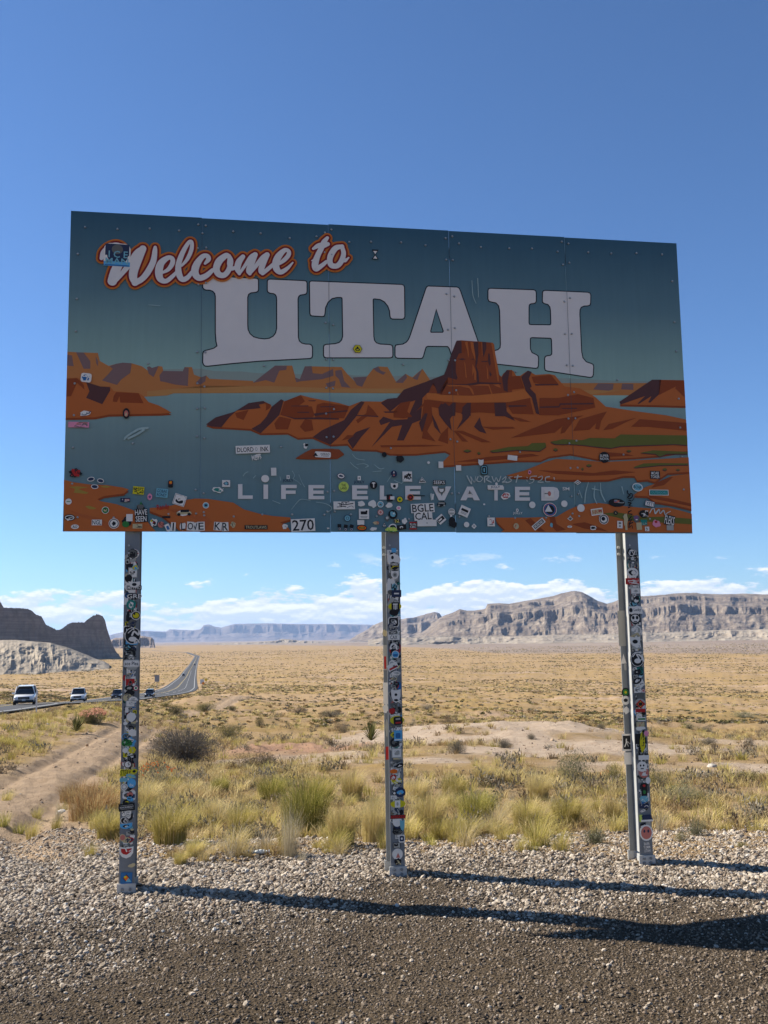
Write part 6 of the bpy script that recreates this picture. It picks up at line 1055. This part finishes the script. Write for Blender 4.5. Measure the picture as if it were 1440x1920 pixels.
# ------------------------------------------------------------------ roadside furniture, fences
steel = mat('sign_back_steel', (.28, .28, .29), .5, .15, metal=.5); wood = mat('weathered_wood', (.16, .12, .09), .9, .3); whitep = mat('white_reflector_post', (.62, .62, .6), .6, .08); yels = mat('yellow_sign_sheet', (.75, .50, .03), .5, .1); oranges = mat('orange_sign_sheet', (.75, .24, .02), .5, .1)
x, y, z = gp(294, 1312); k = math.hypot(x, y)/FPX; t = empty('road_sign', (x, y, z), .1); tag(t, 'road sign on a slim post seen from its grey back, right of the left post', 'road sign')
mb = MB(); mb.cyl((0, 0, -.2), (0, 0, 42*k), .05, steel, 6); mb.build('sign_post', t); mb = MB(); mb.box((0, -.04, 38*k), (8.5*k, .02, 12*k), steel); mb.build('sign_plate', t)
x, y, z = gp(68, 1336); k = math.hypot(x, y)/FPX; t = empty('delineator', (x, y, z)); tag(t, 'slim white marker post in front of the nearest white car', 'marker post'); mb = MB(); mb.box((0, 0, 19*k), (2.2*k, .03, 38*k+.1), whitep); mb.build('marker_post', t); mb = MB(); mb.box((0, -.02, 34*k), (1.8*k, .01, 4*k), plate_m); mb.build('reflector', t)
def small_sign(dist, side, w, h, top, m, label, shape_='r', rz=0):
    x, y, _ = roadpos(dist, side); z = Tz(x, y); t = empty('road_sign', (x, y, z), rz); tag(t, label, 'road sign'); mb = MB(); mb.cyl((0, 0, -.2), (0, 0, top), .06, steel, 6); mb.build('sign_post', t)
    mb = MB(); P = [(w/2, 0), (0, h/2), (-w/2, 0), (0, -h/2)] if shape_ == 'd' else [(w/2, -h/2), (w/2, h/2), (-w/2, h/2), (-w/2, -h/2)]
    mb.add([(p[0], -.05, top+p[1]) for p in P]+[(p[0], -.08, top+p[1]) for p in P], [(0,1,2,3), (7,6,5,4), (0,4,5,1), (1,5,6,2), (2,6,7,3), (3,7,4,0)], m); mb.build('sign_plate', t)
small_sign(470, 11.5, 1.6, 1.6, 2.9, yels, 'small yellow diamond sign at the right shoulder of the far highway', 'd')
small_sign(430, 10.0, 1.5, 1.5, 1.9, oranges, 'small orange sign low beside the highway where it meets the scrub', 'd')
small_sign(450, 9.6, 1.8, 2.0, 2.4, plate_m, 'white board beside the highway left of the small yellow sign', 'r')
def fence(name, pts, step, h, label, m=wood):
    P = [gpx(*p)+(0,) for p in pts]; L_ = []; 
    for (x0, y0, _), (x1, y1, _) in zip(P, P[1:]):
        n = max(1, int(math.hypot(x1-x0, y1-y0)/step))
        for i in range(n): L_.append((x0+(x1-x0)*i/n, y0+(y1-y0)*i/n))
    t = empty(name, (L_[0][0], L_[0][1], Tz(*L_[0]))); tag(t, label, 'fence'); o = Vector(t.location); top = []; mb = MB()
    ZZ = T(np.array([q[0] for q in L_]), np.array([q[1] for q in L_]))
    for i, (x, y) in enumerate(L_):
        z = float(ZZ[i]); r_ = .045 if i % 5 else .08; mb.cyl(Vector((x, y, z-.2))-o, Vector((x, y, z+h*(1 if i % 5 else 1.15)))-o, r_, m, 5); top.append(Vector((x, y, z))-o)
    q = mb.build('fence_posts', t); q['kind'] = 'stuff'; mb = MB()
    for f in (.35, .62, .92):
        for a, b in zip(top, top[1:]): mb.cyl(a+Vector((0, 0, h*f)), b+Vector((0, 0, h*f)), .007, wood, 3)
    q = mb.build('fence_wire', t); q['kind'] = 'stuff'
fence('wire_fence', [(1150,1346),(1240,1347),(1330,1351),(1400,1357),(1500,1361)], 6.0, 1.0, 'wire fence with thin wooden posts at the right edge beyond the scrub')
fence('wire_fence', [(372,1296),(480,1295),(620,1295),(760,1297),(900,1298),(1060,1300),(1250,1303),(1480,1306)], 9.0, 1.2, 'long wire fence crossing the plain behind all three posts')
# gate post that stands out on the long fence
x, y, z = gp(822, 1298); mb = MB(); mb.cyl((x, y, z-.2), (x, y, z+1.7), .22, wood, 6); tag(mb.build('fence_post'), 'thick lone brown fence post on the plain right of the middle post', 'post')

# ------------------------------------------------------------------ desert air
hm = bpy.data.materials.new('thin_haze'); hm.use_nodes = True; nt = hm.node_tree; nt.nodes.remove(nt.nodes['Principled BSDF']); pv_ = nt.nodes.new('ShaderNodeVolumePrincipled'); pv_.inputs['Color'].default_value = (.46, .64, .98, 1); pv_.inputs['Density'].default_value = HAZE; pv_.inputs['Anisotropy'].default_value = .2
nt.links.new(pv_.outputs[0], nt.nodes['Material Output'].inputs['Volume'])
mb = MB(); mb.box((0, 0, 230), (60000, 60000, 560), hm); hz = mb.build('haze'); hz['kind'] = 'stuff'
